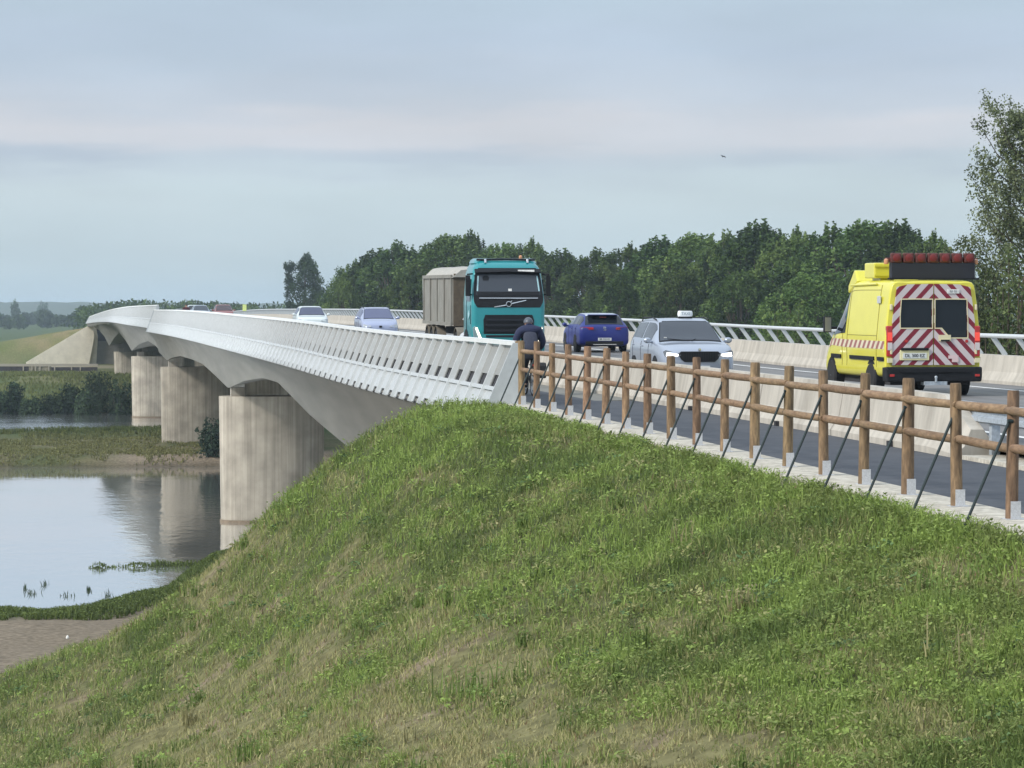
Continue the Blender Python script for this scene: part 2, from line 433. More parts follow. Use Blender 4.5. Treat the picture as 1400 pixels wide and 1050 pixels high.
def sheet(name, us, v0, v1, zf, m, label, cat, step=2.0):
    vs = np.arange(v0, v1 + step, step); mb = MB()
    rings = [[(u, v, float(zf(u, v))) for u in us] for v in vs]
    mb.loft(rings, closed=False, caps=False)
    o = mb.build(name, m)
    return struct(o, label, cat)

wm = MB(); wm.add([(-3000, 90, WATER), (44, 90, WATER), (44, 392, WATER), (-3000, 392, WATER)], [(0, 1, 2, 3)])
struct(wm.build('water', M['water']), 'calm river water mirroring the sky and the bridge', 'water')
sheet('cycle_path', [10.66, 12, 13.44], -30, 545, lambda u, v: zp(v), M['asphalt'], 'dark asphalt cycle path between the wooden fence and the concrete barrier', 'path')
sheet('road', [13.8, 17, 20, 23.6], -30, 700, lambda u, v: zp(v) + ZR, M['road'], 'grey asphalt carriageway crossing the bridge', 'road')

def marks():
    mb = MB()
    for u0 in (14.75, 21.9):
        vs = np.arange(-30, 700, 3.0)
        mb.loft([[(u0, v, float(zp(v)) + ZR + .005), (u0 + .16, v, float(zp(v)) + ZR + .005)] for v in vs], closed=False, caps=False)
    for v in np.arange(-20, 500, 13.0):
        mb.loft([[(18.3, q, float(zp(q)) + ZR + .005), (18.42, q, float(zp(q)) + ZR + .005)] for q in (v, v + 1.5, v + 3)], closed=False, caps=False)
    struct(mb.build('road_markings', M['paint_white']), 'white edge lines and centre dashes on the carriageway', 'road markings')
marks()

def kerb():
    mb = MB(); rings = []
    rnd = random.Random(4)
    for v in np.arange(-20, 69, .5):
        z = float(zp(v)); w = rnd.uniform(-.02, .02)
        rings.append([(9.86 + w, v, z - .5), (9.84 + w, v, z + .0), (9.90 + w, v, z + .035 + w * .3), (10.655, v, z + .035), (10.655, v, z - .5)])
    mb.loft(rings)
    struct(mb.build('kerb', M['kerb'], smooth=True), 'pale concrete kerb strip carrying the wooden fence', 'kerb')
kerb()

# ------------------------------------------------------------------ bridge
BR = thing('bridge', 'long white and grey road bridge on oval concrete piers crossing the river', 'bridge', (17, 70, -2.2))
BO = (17, 70, -2.2)
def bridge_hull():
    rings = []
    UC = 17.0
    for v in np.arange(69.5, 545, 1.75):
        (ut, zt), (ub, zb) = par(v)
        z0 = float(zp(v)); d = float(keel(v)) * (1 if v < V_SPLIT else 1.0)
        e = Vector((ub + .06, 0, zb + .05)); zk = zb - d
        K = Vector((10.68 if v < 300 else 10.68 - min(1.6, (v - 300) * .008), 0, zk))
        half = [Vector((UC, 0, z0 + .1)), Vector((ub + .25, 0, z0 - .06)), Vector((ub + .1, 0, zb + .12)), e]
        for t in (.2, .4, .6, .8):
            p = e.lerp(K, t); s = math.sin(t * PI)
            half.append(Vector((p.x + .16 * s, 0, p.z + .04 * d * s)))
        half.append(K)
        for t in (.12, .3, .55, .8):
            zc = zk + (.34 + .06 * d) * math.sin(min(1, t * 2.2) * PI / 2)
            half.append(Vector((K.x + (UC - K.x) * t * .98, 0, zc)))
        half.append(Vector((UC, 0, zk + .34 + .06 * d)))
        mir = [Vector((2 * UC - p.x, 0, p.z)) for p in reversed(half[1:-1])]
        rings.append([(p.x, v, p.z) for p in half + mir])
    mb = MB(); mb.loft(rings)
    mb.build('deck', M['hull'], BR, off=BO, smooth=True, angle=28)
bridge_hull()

def parapet(name, v0, v1, pf, nrib):
    """bays of sloped cladding between a vertical inner wall and the outer ribs"""
    P = 2.015
    n = int(round((v1 - v0) / P)); P = (v1 - v0) / n
    panel = MB(); lower = MB(); gap = MB()
    def pt(v, s, out=0.0):
        (ut, zt), (ub, zb) = pf(v)
        L = math.hypot(ut - ub, zt - zb); nx, nz = -(zt - zb) / L, (ut - ub) / L
        return (ut + (ub - ut) * s + nx * out, v, zt + (zb - zt) * s + nz * out)
    vs = [v0 + i * P for i in range(n + 1)]
    for a, b in zip(vs[:-1], vs[1:]):
        def strip(mb, s0, s1, o0, o1, th=.03, x0=a + .02, x1=b - .02):
            q = [pt(x0, s0, o0), pt(x1, s0, o0), pt(x1, s1, o1), pt(x0, s1, o1)]
            r = [pt(x0, s0, o0 - th), pt(x1, s0, o0 - th), pt(x1, s1, o1 - th), pt(x0, s1, o1 - th)]
            mb.add(q + r, [(0, 1, 2, 3), (7, 6, 5, 4), (0, 4, 5, 1), (1, 5, 6, 2), (2, 6, 7, 3), (3, 7, 4, 0)])
        strip(panel, .05, .41, -.04, -.04)
        strip(panel, .41, .57, -.04, -.04, x1=a + .12)
        strip(panel, .41, .57, -.04, -.04, x0=b - .2)
        strip(lower, .57, .62, .05, .05, .09)
        strip(lower, .62, .90, -.01, .0)
        strip(lower, .90, .985, -.0, .0, x1=a + .38)
        strip(lower, .90, .985, -.0, .0, x0=b - .38)
        strip(gap, .40, .58, -.085, -.085, .02)
        strip(gap, .89, .99, -.045, -.045, .02)
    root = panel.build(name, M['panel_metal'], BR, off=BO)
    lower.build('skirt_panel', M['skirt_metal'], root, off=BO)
    gap.build('recess_shade', M['dark_gap'], root, off=BO)  # near-black strips paint the shade inside the slots and bottom notches
    # solid white core: inner wall, top rail and end plates
    core = MB()
    rings = []
    for v in vs:
        (ut, zt), (ub, zb) = pf(v); z0 = float(zp(v)) - .15
        rings.append([(ut + .02, v, zt - .05), pt(v, .06, -.2), pt(v, .9, -.2), (ut + .02, v, min(z0, zt - .9))])
    core.loft(rings)
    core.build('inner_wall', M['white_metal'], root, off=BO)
    rail = MB()
    rail.loft([[(pf(v)[0][0] + .08, v, pf(v)[0][1]), (pf(v)[0][0] + .08, v, pf(v)[0][1] + .07), (pf(v)[0][0] - .09, v, pf(v)[0][1] + .07), (pf(v)[0][0] - .09, v, pf(v)[0][1] - .03)] for v in vs])
    rail.build('top_rail', M['rib_metal'], root, off=BO)
    for va, vb in ((v0 - .05, v0 - .004), (v1 + .004, v1 + .05)):
        ep = MB(); (ut, zt), (ub, zb) = pf(min(max(va, v0), v1)); z0 = min(float(zp(va)) - .05, zt - .9)
        ep.prism([(ut + .07, zt + .03), (ut - .12, zt + .03), (ub - .14, zb + .02), (ub + .1, zb - .02), (ut + .07, z0)], va, vb)
        ep.build('end_plate', M['white_metal'], root, off=BO)
    # ribs: one mesh shape shared
    def ribmesh(v):
        mb = MB()
        q = [pt(v, .02, .085), pt(v, 1.0, .10), pt(v, 1.0, -.06), pt(v, .02, -.06)]
        mb.add([(p[0], p[1] - .02, p[2]) for p in q] + [(p[0], p[1] + .02, p[2]) for p in q],
               [(0, 1, 2, 3), (7, 6, 5, 4), (0, 4, 5, 1), (1, 5, 6, 2), (2, 6, 7, 3), (3, 7, 4, 0)])
        return mb
    rest = MB()
    for i, v in enumerate(vs[1:-1]):
        mb = ribmesh(v)
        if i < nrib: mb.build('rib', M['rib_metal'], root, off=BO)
        else: rest.add(mb.v, mb.f)
    if rest.v:
        o = rest.build('rib', M['rib_metal'], root, off=BO); o['kind'] = 'stuff'
    return root
parapet('parapet', 66.6, 289.6, par_near, 100)
pf_ = parapet('parapet', 291.2, 543, par_far, 0)

def pier(v, uc, ztop, zbot, a=3.1, b=1.75):
    mb = MB(); rings = []; n = 40
    for k in range(9):
        t = k / 8; z = zbot + (ztop - zbot) * t
        s = .955 + .045 * t
        ring = []
        for i in range(n):
            an = 2 * PI * i / n
            c, si = math.cos(an), math.sin(an); e = 2 / 2.25
            ring.append((uc + a * s * math.copysign(abs(c) ** e, c), v + b * s * math.copysign(abs(si) ** e, si), z))
        rings.append(ring)
    mb.loft(rings)
    o = mb.build('pier', M['pier'], BR, off=BO, smooth=True, angle=40)
    for du in (-2.0, 1.4):
        bb = MB(); bb.box((uc + du, v, ztop + .25), (.8, .9, .5)); bb.build('bearing_block', M['barrier'], o, off=BO)
    ft = MB(); ring = []
    for zz, s in ((WATER - 2, .985), (WATER + .14, .985)):
        ring.append([(uc + a * s * math.copysign(abs(math.cos(2*PI*i/n)) ** .89, math.cos(2*PI*i/n)), v + b * s * 1.03 * math.copysign(abs(math.sin(2*PI*i/n)) ** .89, math.sin(2*PI*i/n)), zz) for i in range(n)])
    ft.loft(ring); ft.build('footing', mat('water_stained_concrete', (.17, .13, .09), .8, var=.2, scale=2) if 'wet' not in M else M['wet'], o, off=BO, smooth=True)
M['wet'] = mat('water_stained_concrete', (.17, .13, .09), .8, var=.2, scale=2)
for Zp, zt in ((180, -4.85), (270, -4.72), (360, -5.05), (450, -5.65)):
    for Dc in (13.35, 20.8):
        u, v = uv(Dc, Zp); v = Zp / CS - 13.35 * SN
        pier(v, u, zt, -14.5 if Zp < 440 else -10.5)

def abutment():
    root = thing('abutment', 'pale concrete bridge abutment with triangular wing wall on the far bank', 'abutment', (10, 545, -8.5))
    off = (10, 545, -8.5)
    mb = MB(); mb.box((16.5, 545.6, -7.0), (17.6, 1.6, 4.1)); mb.build('front_wall', M['hull'], root, off=off)
    mb = MB(); mb.box((16.5, 548.2, -4.0), (17.2, 1.2, 3.2)); mb.build('shaded_cavity_wall', M['dark_gap'], root, off=off)  # near-black colour paints the shade of the cavity under the deck end
    a = px(126, 441, 546); zt = a.z
    mb = MB()
    poly = [(a.x + .1, zt), (a.x + .25, zt - 2.6), (a.x - .7, -9.2), (px(36, 495, 546).x, -8.9), (px(36, 495, 546).x, -8.6)]
    mb.prism(poly, 543.8, 544.7); mb.build('wing_wall', M['abut'], root, off=off)
    mb = MB(); mb.prism([(a.x + .1, zt), (a.x + .25, zt - 2.6), (a.x - .7, -9.2), (a.x + .6, -9.2), (a.x + .9, zt - 2.6), (a.x + .5, zt)], 544.71, 548.6)
    mb.build('cheek_wall', M['abut'], root, off=off)
abutment()

# ------------------------------------------------------------------ barriers and fences
def barrier_path():
    root = thing('concrete_barrier', 'long pale concrete safety barrier between the cycle path and the road', 'barrier', (13.8, 43, -2.2))
    off = (13.8, 43, -2.2)
    mb = MB()
    def sec(v, k=1.0):
        z = float(zp(v)); h = .90 * k
        return [(13.45, v, z - .1), (13.45, v, z + .10 * k), (13.60, v, z + min(.34, h * .4)), (13.70, v, z + h), (13.90, v, z + h), (13.98, v, z + max(.3, .5 * k)), (14.13, v, z + ZR + .06), (14.13, v, z - .1)]
    vs = list(np.arange(45.7, 292, 6.0))
    for i, v in enumerate(vs):
        e = v + 5.965
        st = [sec(v), sec((v + e) / 2), sec(e)]
        if i == 0: st = [sec(44.35, .47)] + st
        mb.loft(st)
    # feet slots stay as joints between the precast units
    mb.build('barrier_wall', M['barrier'], root, off=off)
    for v in (47.8, 55.5, 63.2):
        fo = MB(); fo.box((13.43, v, float(zp(v)) + .045), (.10, .14, .09)); fo.build('drain_outlet', M['dark_gap'], root, off=off)
barrier_path()

def guardrail():
    root = thing('guardrail', 'grey galvanised steel guardrail continuing from the near end of the concrete barrier', 'guardrail', (14.0, 36, -2.3))
    off = (14.0, 36, -2.3)
    prof = [(-.04, -.155), (0.035, -.12), (.035, -.05), (-.035, -.02), (-.035, .02), (.035, .05), (.035, .12), (-.04, .155)]
    mb = MB(); rings = []
    for v in np.arange(24, 46.2, 1.0):
        z = float(zp(v)) + .66
        f = [(13.9 - x, v, z + q) for x, q in prof]; g = [(13.9 - x + .012, v, z + q) for x, q in reversed(prof)]
        rings.append(f + g)
    mb.loft(rings); mb.build('beam', M['galv_old'], root, off=off)
    for v in np.arange(26.2, 45.0, 2.0):
        z = float(zp(v)); mb = MB()
        mb.box((14.02, v, z + .30), (.13, .13, 1.0)); mb.build('post', M['galv_old'], root, off=off)
    mb = MB(); rings = []
    for v in np.arange(24, 44.3, 1.0):
        z = float(zp(v)); rings.append([(13.45, v, z - .1), (13.45, v, z + .06), (14.2, v, z + .06), (14.2, v, z - .1)])
    mb.loft(rings); mb.build('footing_strip', M['kerb'], root, off=off)
guardrail()

def barrier_far():
    root = thing('railed_barrier', 'far side concrete parapet wall topped by a white rail on slanted plates', 'barrier', (23.6, 60, -2))
    off = (23.6, 60, -2)
    mb = MB(); rings = []
    for v in np.arange(20, 545, 3.0):
        z = float(zp(v)) + ZR
        rings.append([(23.30, v, z - .3), (23.30, v, z + .08), (23.42, v, z + .30), (23.50, v, z + .70), (23.85, v, z + .70), (24.1, v, z - .3)])
    mb.loft(rings); mb.build('barrier_wall', M['barrier'], root, off=off)
    mb = MB(); mb.tube([(23.5, v, float(zp(v)) + ZR + 1.18) for v in np.arange(20, 545, 3.0)], .055, 8)
    mb.build('top_rail', M['white_metal'], root, off=off, smooth=True)
    pm = None; rest = MB()
    for i, v in enumerate(np.arange(30, 540, 2.015)):
        z = float(zp(v)) + ZR
        a = Vector((23.52, v, z + 1.15)); b = Vector((23.86, v, z + .68))
        mb = MB(); d = (b - a).normalized(); w = Vector((-d.z, 0, d.x)) * .062
        q = [a + w, b + w, b - w, a - w]
        mb.add([p + Vector((0, -.012, 0)) for p in q] + [p + Vector((0, .012, 0)) for p in q], [(0, 1, 2, 3), (7, 6, 5, 4), (0, 4, 5, 1), (1, 5, 6, 2), (2, 6, 7, 3), (3, 7, 4, 0)])
        if i < 100: mb.build('slanted_post', M['white_metal'], root, off=off)
        else: rest.add(mb.v, mb.f)
    o = rest.build('slanted_post', M['white_metal'], root, off=off); o['kind'] = 'stuff'
barrier_far()

def wooden_fence():
    root = thing('wooden_fence', 'round timber post and rail fence with dark steel braces along the cycle path', 'fence', (10.28, 31.8, -2.25))
    off = Vector((10.28, 31.8, -2.25)); rnd = random.Random(11)
    vs = [31.8 + 2.015 * i for i in range(-8, 18)]
    allv = vs + [66.62]
    for i, v in enumerate(allv):
        z = float(zp(v)); r = rnd.uniform(.066, .077); h = 1.40 + rnd.uniform(-.02, .02)
        mb = MB(); lx, ly = rnd.uniform(-.014, .014), rnd.uniform(-.01, .01)
        prof = [(0, 1.03), (.25, 1.0), (.7, .98), (h - .03, .96), (h, .86)]
        mb.tube([(lx * t, ly * t, t) for t, _ in prof], [r * k for _, k in prof], 14)
        p = mb.build('post', M['wood'], root, smooth=True, angle=50, loc=Vector((10.28, v, z + .03)) - off)
        p.rotation_euler = (rnd.uniform(-.012, .012), rnd.uniform(-.014, .014), rnd.uniform(0, 6))
        sh = MB()
        sh.box((.022, -r - .004, .10), (.11, .008, .19)); sh.box((.078, -r * .3, .10), (.008, .10, .19)); sh.box((.02, 0, .004), (.22, .2, .008))
        s = sh.build('metal_shoe', M['galv'], root, loc=Vector((10.28, v, z + .035)) - off)
        s.rotation_euler = (0, 0, rnd.uniform(-.08, .08))
        br = MB(); br.cyl((-.05, -.03, 1.07), (-.56, -.03, -.10), .017, n=8); br.cyl((-.06, -.03, 1.09), (.0, -.03, 1.09), .022, n=8)
        br.build('brace', M['brace'], root, loc=Vector((10.28, v, z)) - off, smooth=True)
    for a, b in zip(vs[:-1], vs[1:]):
        for hh in (1.20, .80):
            z0, z1 = float(zp(a)) + hh, float(zp(b)) + hh
            mb = MB(); A = Vector((10.28, a - .10, z0 + rnd.uniform(-.012, .012))) - off; B = Vector((10.28, b + .10, z1 + rnd.uniform(-.012, .012))) - off
            dx = rnd.choice((-.035, -.02, .0)); r = rnd.uniform(.046, .054)
            pts = [A.lerp(B, t) + Vector((dx, 0, -.006 * math.sin(t * PI))) for t in (0, .05, .12, .5, .88, .95, 1)]
            mb.tube(pts, [r * .7, r * .85, r, r * 1.03, r, r * .85, r * .7], 12)
            mb.build('rail', M['rail_wood'], root, smooth=True, angle=50)
wooden_fence()

# ------------------------------------------------------------------ vehicles
def text_mesh(s, size, ext=.004):
    """flat lettering in the XZ plane, read from -y"""
    c = bpy.data.curves.new('lettering', 'FONT'); c.body = s; c.size = size; c.extrude = ext; c.align_x = 'CENTER'; c.align_y = 'CENTER'
    o = bpy.data.objects.new('lettering', c); COL.objects.link(o)
    dg = bpy.context.evaluated_depsgraph_get(); dg.update()
    m = bpy.data.meshes.new_from_object(o.evaluated_get(dg))
    bpy.data.objects.remove(o); bpy.data.curves.remove(c)
    m.transform(Matrix.Rotation(PI / 2, 4, 'X'))
    return m

def cr(P, s, k=.36):
    """cardinal spline through the rows of P at float index s"""
    P = np.asarray(P, float); n = len(P); s = np.clip(np.asarray(s, float), 0, n - 1)
    i = np.minimum(s.astype(int), n - 2); t = (s - i)[..., None]
    p0 = P[np.maximum(i - 1, 0)]; p1 = P[i]; p2 = P[i + 1]; p3 = P[np.minimum(i + 2, n - 1)]
    m1 = (p2 - p0) * k; m2 = (p3 - p1) * k
    return (2*t**3 - 3*t**2 + 1) * p1 + (t**3 - 2*t**2 + t) * m1 + (-2*t**3 + 3*t**2) * p2 + (t**3 - t**2) * m2

class Body:
    def __init__(self, st, kt=.42):
        self.R = []
        for (y, zb, ws, wl, zl, wb, zbe, wr, zr, zt) in st:
            h = [(0, zb), (ws, zb), (wl, zl), (wb, zbe), (wr, zr), (wr * .6, zt - (zt - zr) * .12), (0, zt)]
            self.R.append([(x, y, z) for x, z in h] + [(-x, y, z) for x, z in reversed(h[:-1])])
        self.R = np.array(self.R); self.kt = kt
    def S(self, s, t):
        s = np.asarray(s, float); t = np.asarray(t, float)
        rows = cr(self.R.reshape(len(self.R), -1), s).reshape(*s.shape, 13, 3)
        i = np.clip(t.astype(int), 0, 11); f = np.clip(t - i, 0, 1)[..., None]; k = self.kt
        g = lambda j: np.take_along_axis(rows, np.clip(j, 0, 12)[..., None, None].repeat(3, -1), axis=-2)[..., 0, :]
        p0, p1, p2, p3 = g(i - 1), g(i), g(i + 1), g(i + 2)
        m1 = (p2 - p0) * k; m2 = (p3 - p1) * k
        return (2*f**3 - 3*f**2 + 1) * p1 + (f**3 - 2*f**2 + f) * m1 + (-2*f**3 + 3*f**2) * p2 + (f**3 - f**2) * m2
    def mesh(self, sub=4):
        n = len(self.R)
        ss = np.linspace(0, n - 1, (n - 1) * sub + 1); ts = np.linspace(0, 12, 12 * sub + 1)[:-1]
        A, B = np.meshgrid(ss, ts, indexing='ij')
        P = self.S(A, B); mb = MB(); mb.loft([[tuple(p) for p in r] for r in P]); return mb
    def patch(self, s0, s1, t0, t1, off=.006, ns=6, nt=10, th=.02):
        A, B = np.meshgrid(np.linspace(s0, s1, ns + 1), np.linspace(t0, t1, nt + 1), indexing='ij')
        P = self.S(A, B); e = .01
        da = self.S(A + e, B) - self.S(A - e, B); db = self.S(A, B + e) - self.S(A, B - e)
        N = np.cross(da, db); N /= np.maximum(np.linalg.norm(N, axis=-1, keepdims=True), 1e-9)
        c = np.array([0, self.R[:, 0, 1].mean(), self.R[:, :, 2].mean() * .8])
        sg = np.sign(((P - c) * N).sum(-1, keepdims=True).sum()) or 1
        N = N * sg
        O = P + N * off; I = P - N * th
        mb = MB(); n = nt + 1
        mb.loft([[tuple(p) for p in r] for r in O], closed=False)
        k = len(mb.v); mb.loft([[tuple(p) for p in r] for r in I], closed=False)
        idx = np.arange(len(O) * n).reshape(len(O), n)
        b = list(idx[0]) + list(idx[1:, -1]) + list(idx[-1, ::-1][1:]) + list(idx[::-1, 0][1:-1])
        for q in range(len(b)):
            a1, a2 = b[q], b[(q + 1) % len(b)]
            mb.f.append((a1, a2, a2 + k, a1 + k))
        return mb

def paint(name, col, coat=.7, metal=.15, rough=.28):
    return mat(name, col, rough, metal=metal, coat=coat, var=.03, scale=1.5)

def wheel(parent, x, y, r=.32, w=.21, spokes=5):
    s = 1 if x > 0 else -1
    root = thing('wheel', '', '', (x, y, r)); root.parent = parent
    for k in ('label', 'category'): del root[k]
    mb = MB(); mb.lathe((0, 0, 0), [(r * .66, -w / 2), (r * .93, -w / 2), (r, -w * .36), (r, w * .36), (r * .93, w / 2), (r * .66, w / 2)], 'x', 28)
    mb.build('tyre', M['rubber'], root, smooth=True)
    rb = MB(); rb.lathe((0, 0, 0), [(r * .66, -w * .4), (r * .66, w * .4), (r * .60, w * .40), (r * .58, s * w * .2)], 'x', 24)
    for k in range(spokes):
        a = 2 * PI * k / spokes
        rb.cyl((s * w * .36, 0, 0), (s * w * .38, math.cos(a) * r * .62, math.sin(a) * r * .62), r * .10, r * .07, 6)
    rb.cyl((s * w * .25, 0, 0), (s * w * .42, 0, 0), r * .16, n=12)
    rb.build('rim', M['rim'], root, smooth=True)
    return root

SUV = [(0.00, .42, .66, .78, .60, .78, .90, .68, .98, 1.00), (.08, .28, .80, .90, .60, .88, 1.00, .74, 1.12, 1.15), (.38, .24, .84, .93, .60, .91, 1.03, .67, 1.50, 1.55),
       (.85, .22, .85, .93, .60, .92, 1.03, .67, 1.55, 1.61), (2.0, .22, .85, .93, .60, .92, 1.00, .67, 1.56, 1.625), (2.55, .22, .85, .93, .60, .92, .99, .65, 1.50, 1.555),
       (3.32, .22, .85, .93, .60, .91, .985, .80, 1.03, 1.06), (4.0, .22, .84, .92, .58, .87, .91, .70, .97, .995), (4.27, .25, .80, .87, .54, .80, .80, .62, .88, .905),
       (4.38, .30, .72, .77, .52, .71, .72, .54, .80, .82)]
HATCH = [(0.00, .40, .66, .76, .58, .74, .84, .64, .93, .95), (.10, .28, .78, .87, .58, .84, .93, .70, 1.02, 1.05), (.62, .24, .82, .895, .58, .87, .96, .62, 1.36, 1.41),
         (1.1, .20, .83, .895, .58, .88, .96, .62, 1.41, 1.465), (1.9, .20, .83, .895, .58, .88, .95, .62, 1.42, 1.475), (2.4, .20, .83, .895, .58, .88, .94, .60, 1.37, 1.42),
         (3.15, .20, .83, .895, .58, .87, .93, .76, .96, .99), (3.75, .22, .82, .88, .56, .83, .84, .66, .89, .91), (4.02, .25, .77, .83, .52, .76, .74, .58, .81, .83), (4.12, .32, .68, .73, .5, .66, .66, .5, .73, .75)]
MPV = [(0.00, .42, .66, .78, .62, .76, .95, .66, 1.04, 1.06), (.08, .28, .78, .87, .62, .85, 1.03, .70, 1.18, 1.21), (.32, .24, .82, .89, .62, .87, 1.05, .64, 1.50, 1.55),
       (.8, .22, .82, .89, .62, .88, 1.04, .64, 1.56, 1.61), (1.9, .22, .82, .89, .62, .88, 1.02, .64, 1.56, 1.62), (2.3, .22, .82, .89, .62, .88, 1.01, .62, 1.50, 1.555),
       (3.25, .22, .82, .89, .60, .86, .99, .74, 1.03, 1.06), (3.75, .24, .80, .87, .56, .82, .86, .64, .92, .945), (3.98, .27, .76, .81, .52, .74, .74, .56, .81, .83), (4.08, .34, .66, .71, .5, .64, .66, .48, .72, .74)]

def car(name, label, st, pm, loc, rz, group=None, sx=1, sz=1, sy=1, glass=None, lamp='lamp_off', rear=True, plate_text=None, rails=False, detail=True, tail='red_lamp'):
    glass = glass or M['glass']
    st = [(y * sy, zb * sz, ws * sx, wl * sx, zl * sz, wb * sx, zbe * sz, wr * sx, zr * sz, zt * sz) for (y, zb, ws, wl, zl, wb, zbe, wr, zr, zt) in st]
    root = thing(name, label, 'car', loc, rz, group)
    B = Body(st); L = st[-1][0]; W = st[4][3]
    B.mesh(4).build('body', pm, root, smooth=True, angle=50)
    ws = B.patch(5.0, 5.99, 4.03, 7.97, .005).build('windscreen', M['black_plastic'], root, smooth=True)
    B.patch(5.07, 5.9, 4.15, 7.85, .010).build('glass', glass, ws, smooth=True)
    B.patch(1.02, 1.92, 4.1, 7.9, .006).build('rear_window', glass, root, smooth=True)
    for a, b in ((3.22, 3.86), (8.14, 8.78)):
        B.patch(1.55, 2.55, a, b, .006, 5, 4).build('side_window', glass, root, smooth=True)
        B.patch(2.62, 3.62, a, b, .006, 5, 4).build('side_window', glass, root, smooth=True)
        B.patch(3.72, 5.3, a, b, .006, 6, 4).build('side_window', glass, root, smooth=True)
    for s in (-1, 1):
        mb = MB()
        ring = []
        for k, (yy, f) in enumerate(((.02, .45), (.05, .85), (.10, 1), (.15, .9), (.18, .5))):
            ring.append([(s * (W + .10) + .10 * f * math.cos(2*PI*i/12), st[5][0] + .35 + yy, st[5][6] + .09 + .075 * f * math.sin(2*PI*i/12)) for i in range(12)])
        mb.loft(ring); mb.cyl((s * (W - .06), st[5][0] + .45, st[5][6] + .04), (s * (W + .06), st[5][0] + .43, st[5][6] + .06), .03, n=8)
        mb.build('mirror', pm, root, smooth=True)
        # front lamps
        zc = st[8][6] - .03 * sz; k = W / .92
        hp = [(.46 * k, -.0, zc - .05), (.48 * k, -.02, zc + .012), (.82 * k, -.13, zc + .085), (.875 * k, -.20, zc + .05), (.855 * k, -.10, zc - .065), (.68 * k, -.02, zc - .085)]
        mb = MB(); mb.loft([[(s * x, L + y + .035, z) for x, y, z in hp], [(s * x * .96, L + y - .12, z) for x, y, z in hp]])
        h = mb.build('headlight', M['lamp_dark'] if lamp == 'lamp_on' else M['lamp_off'], root, bevel=.012)
        if lamp == 'lamp_on':
            mb = MB()
            q = [(.53 * k, -.0, zc - .055), (.54 * k, -.015, zc - .012), (.80 * k, -.085, zc + .03), (.82 * k, -.08, zc - .06), (.68 * k, -.02, zc - .075)]
            mb.loft([[(s * x, L + y + .058, z) for x, y, z in q], [(s * x, L + y + .02, z) for x, y, z in q]]); mb.build('lit_lamp', M['lamp_on'], h)
        # rear lamps
        a, b = (2.55, 3.35) if s > 0 else (8.65, 9.45)
        zt = st[1][6] - .02; mb = MB(); tp = [(.44, -.006, zt - .055), (.44, -.006, zt + .035), (W * .93, .09, zt + .05), (W * .96, .20, zt + .02), (W * .95, .12, zt - .05)]
        mb.loft([[(s * x, y - .05, z) for x, y, z in tp], [(s * x * .95, y + .14, z) for x, y, z in tp]]); mb.build('tail_light', M[tail], root, bevel=.01)
        for yy in (st[2][0] + .38 * sy, st[6][0] + .12 * sy):
            mb = MB(); mb.cyl((s * (W - .12), yy, .33), (s * (W + .006), yy, .33), .385, n=28); mb.build('wheel_arch', M['black_plastic'], root)
            wheel(root, s * (W - .09), yy, .325, .215)
        sk = MB(); sk.box((s * (W - .05), (st[2][0] + st[6][0]) / 2 + .25, st[4][1] + .05), (.09, st[6][0] - st[2][0] - 1.1, .10)); sk.build('sill', M['black_plastic'], root, bevel=.02)
        if rails:
            mb = MB(); mb.tube([(s * st[3][7] * 1.0, y, z) for y, z in ((.55 * sy, st[3][9] - .07), (.7 * sy, st[3][9] + .02), (1.9 * sy, st[3][9] + .025), (2.35 * sy, st[3][9] - .03))], .018, 6); mb.build('roof_rail', M['black_plastic'], root, smooth=True)
    if detail:
        for t0, t1, sg in ((1.35, 3.1, 1), (8.9, 10.65, -1)):
            sm = MB()
            for s0 in (2.58, 3.67, 5.15):
                Pn = B.S(np.full(12, s0), np.linspace(t0, t1, 12)); sm.tube([(q[0] + sg * .002, q[1], q[2]) for q in Pn], .006, 4)
            Pn = B.S(np.linspace(1.6, 5.3, 16), np.full(16, 1.35 if sg > 0 else 10.65)); sm.tube([tuple(q) for q in Pn], .006, 4)
            sm.build('door_seam', M['dark_gap'], root)
            for s0 in (2.72, 3.80):
                q = B.S(np.array([s0]), np.array([2.82 if sg > 0 else 9.18]))[0]; hb = MB(); hb.box((q[0] + sg * .012, q[1], q[2]), (.03, .17, .028)); hb.build('door_handle', pm, root, bevel=.008)
    ap = MB(); ap.box((0, L - .16, .30 * sz), (1.3 * sx, .30, .16)); ap.build('air_intake', M['black_plastic'], root, bevel=.03)
    rb = MB(); rb.box((0, .10, .34 * sz), (1.35 * sx, .22, .16)); rb.build('rear_bumper_trim', M['black_plastic'], root, bevel=.03)
    pl = MB(); pl.box((0, -.004, .49 * sz), (.52, .02, .11)); plo = pl.build('number_plate', M['plate'], root)
    if plate_text:
        link('plate_lettering', text_mesh(plate_text, .095), M['ink'], plo, loc=(0, -.016, .49 * sz))
    fp = MB(); fp.box((0, L + .012, .42 * sz), (.52, .02, .11)); fp.build('number_plate', M['plate'], root)
    return root, B, st

def zroad(v): return float(zp(v)) + ZR + .004

def place_front(Dl, Dr, Z, L):
    """oncoming car with its front at camera depth Z, between offsets Dl and Dr"""
    u, v = uv((Dl + Dr) / 2, Z)
    return (u, v + L, zroad(v + L / 2))
def place_rear(Dl, Dr, Z, L):
    u, v = uv((Dl + Dr) / 2, Z)
    return (u, v, zroad(v + L / 2))

def pitch_on_road(o, v0, v1):
    a = math.atan2(float(zp(v1)) - float(zp(v0)), v1 - v0)
    flip = abs(o.rotation_euler.z) > 1
    o.rotation_euler.x = -a if flip else a

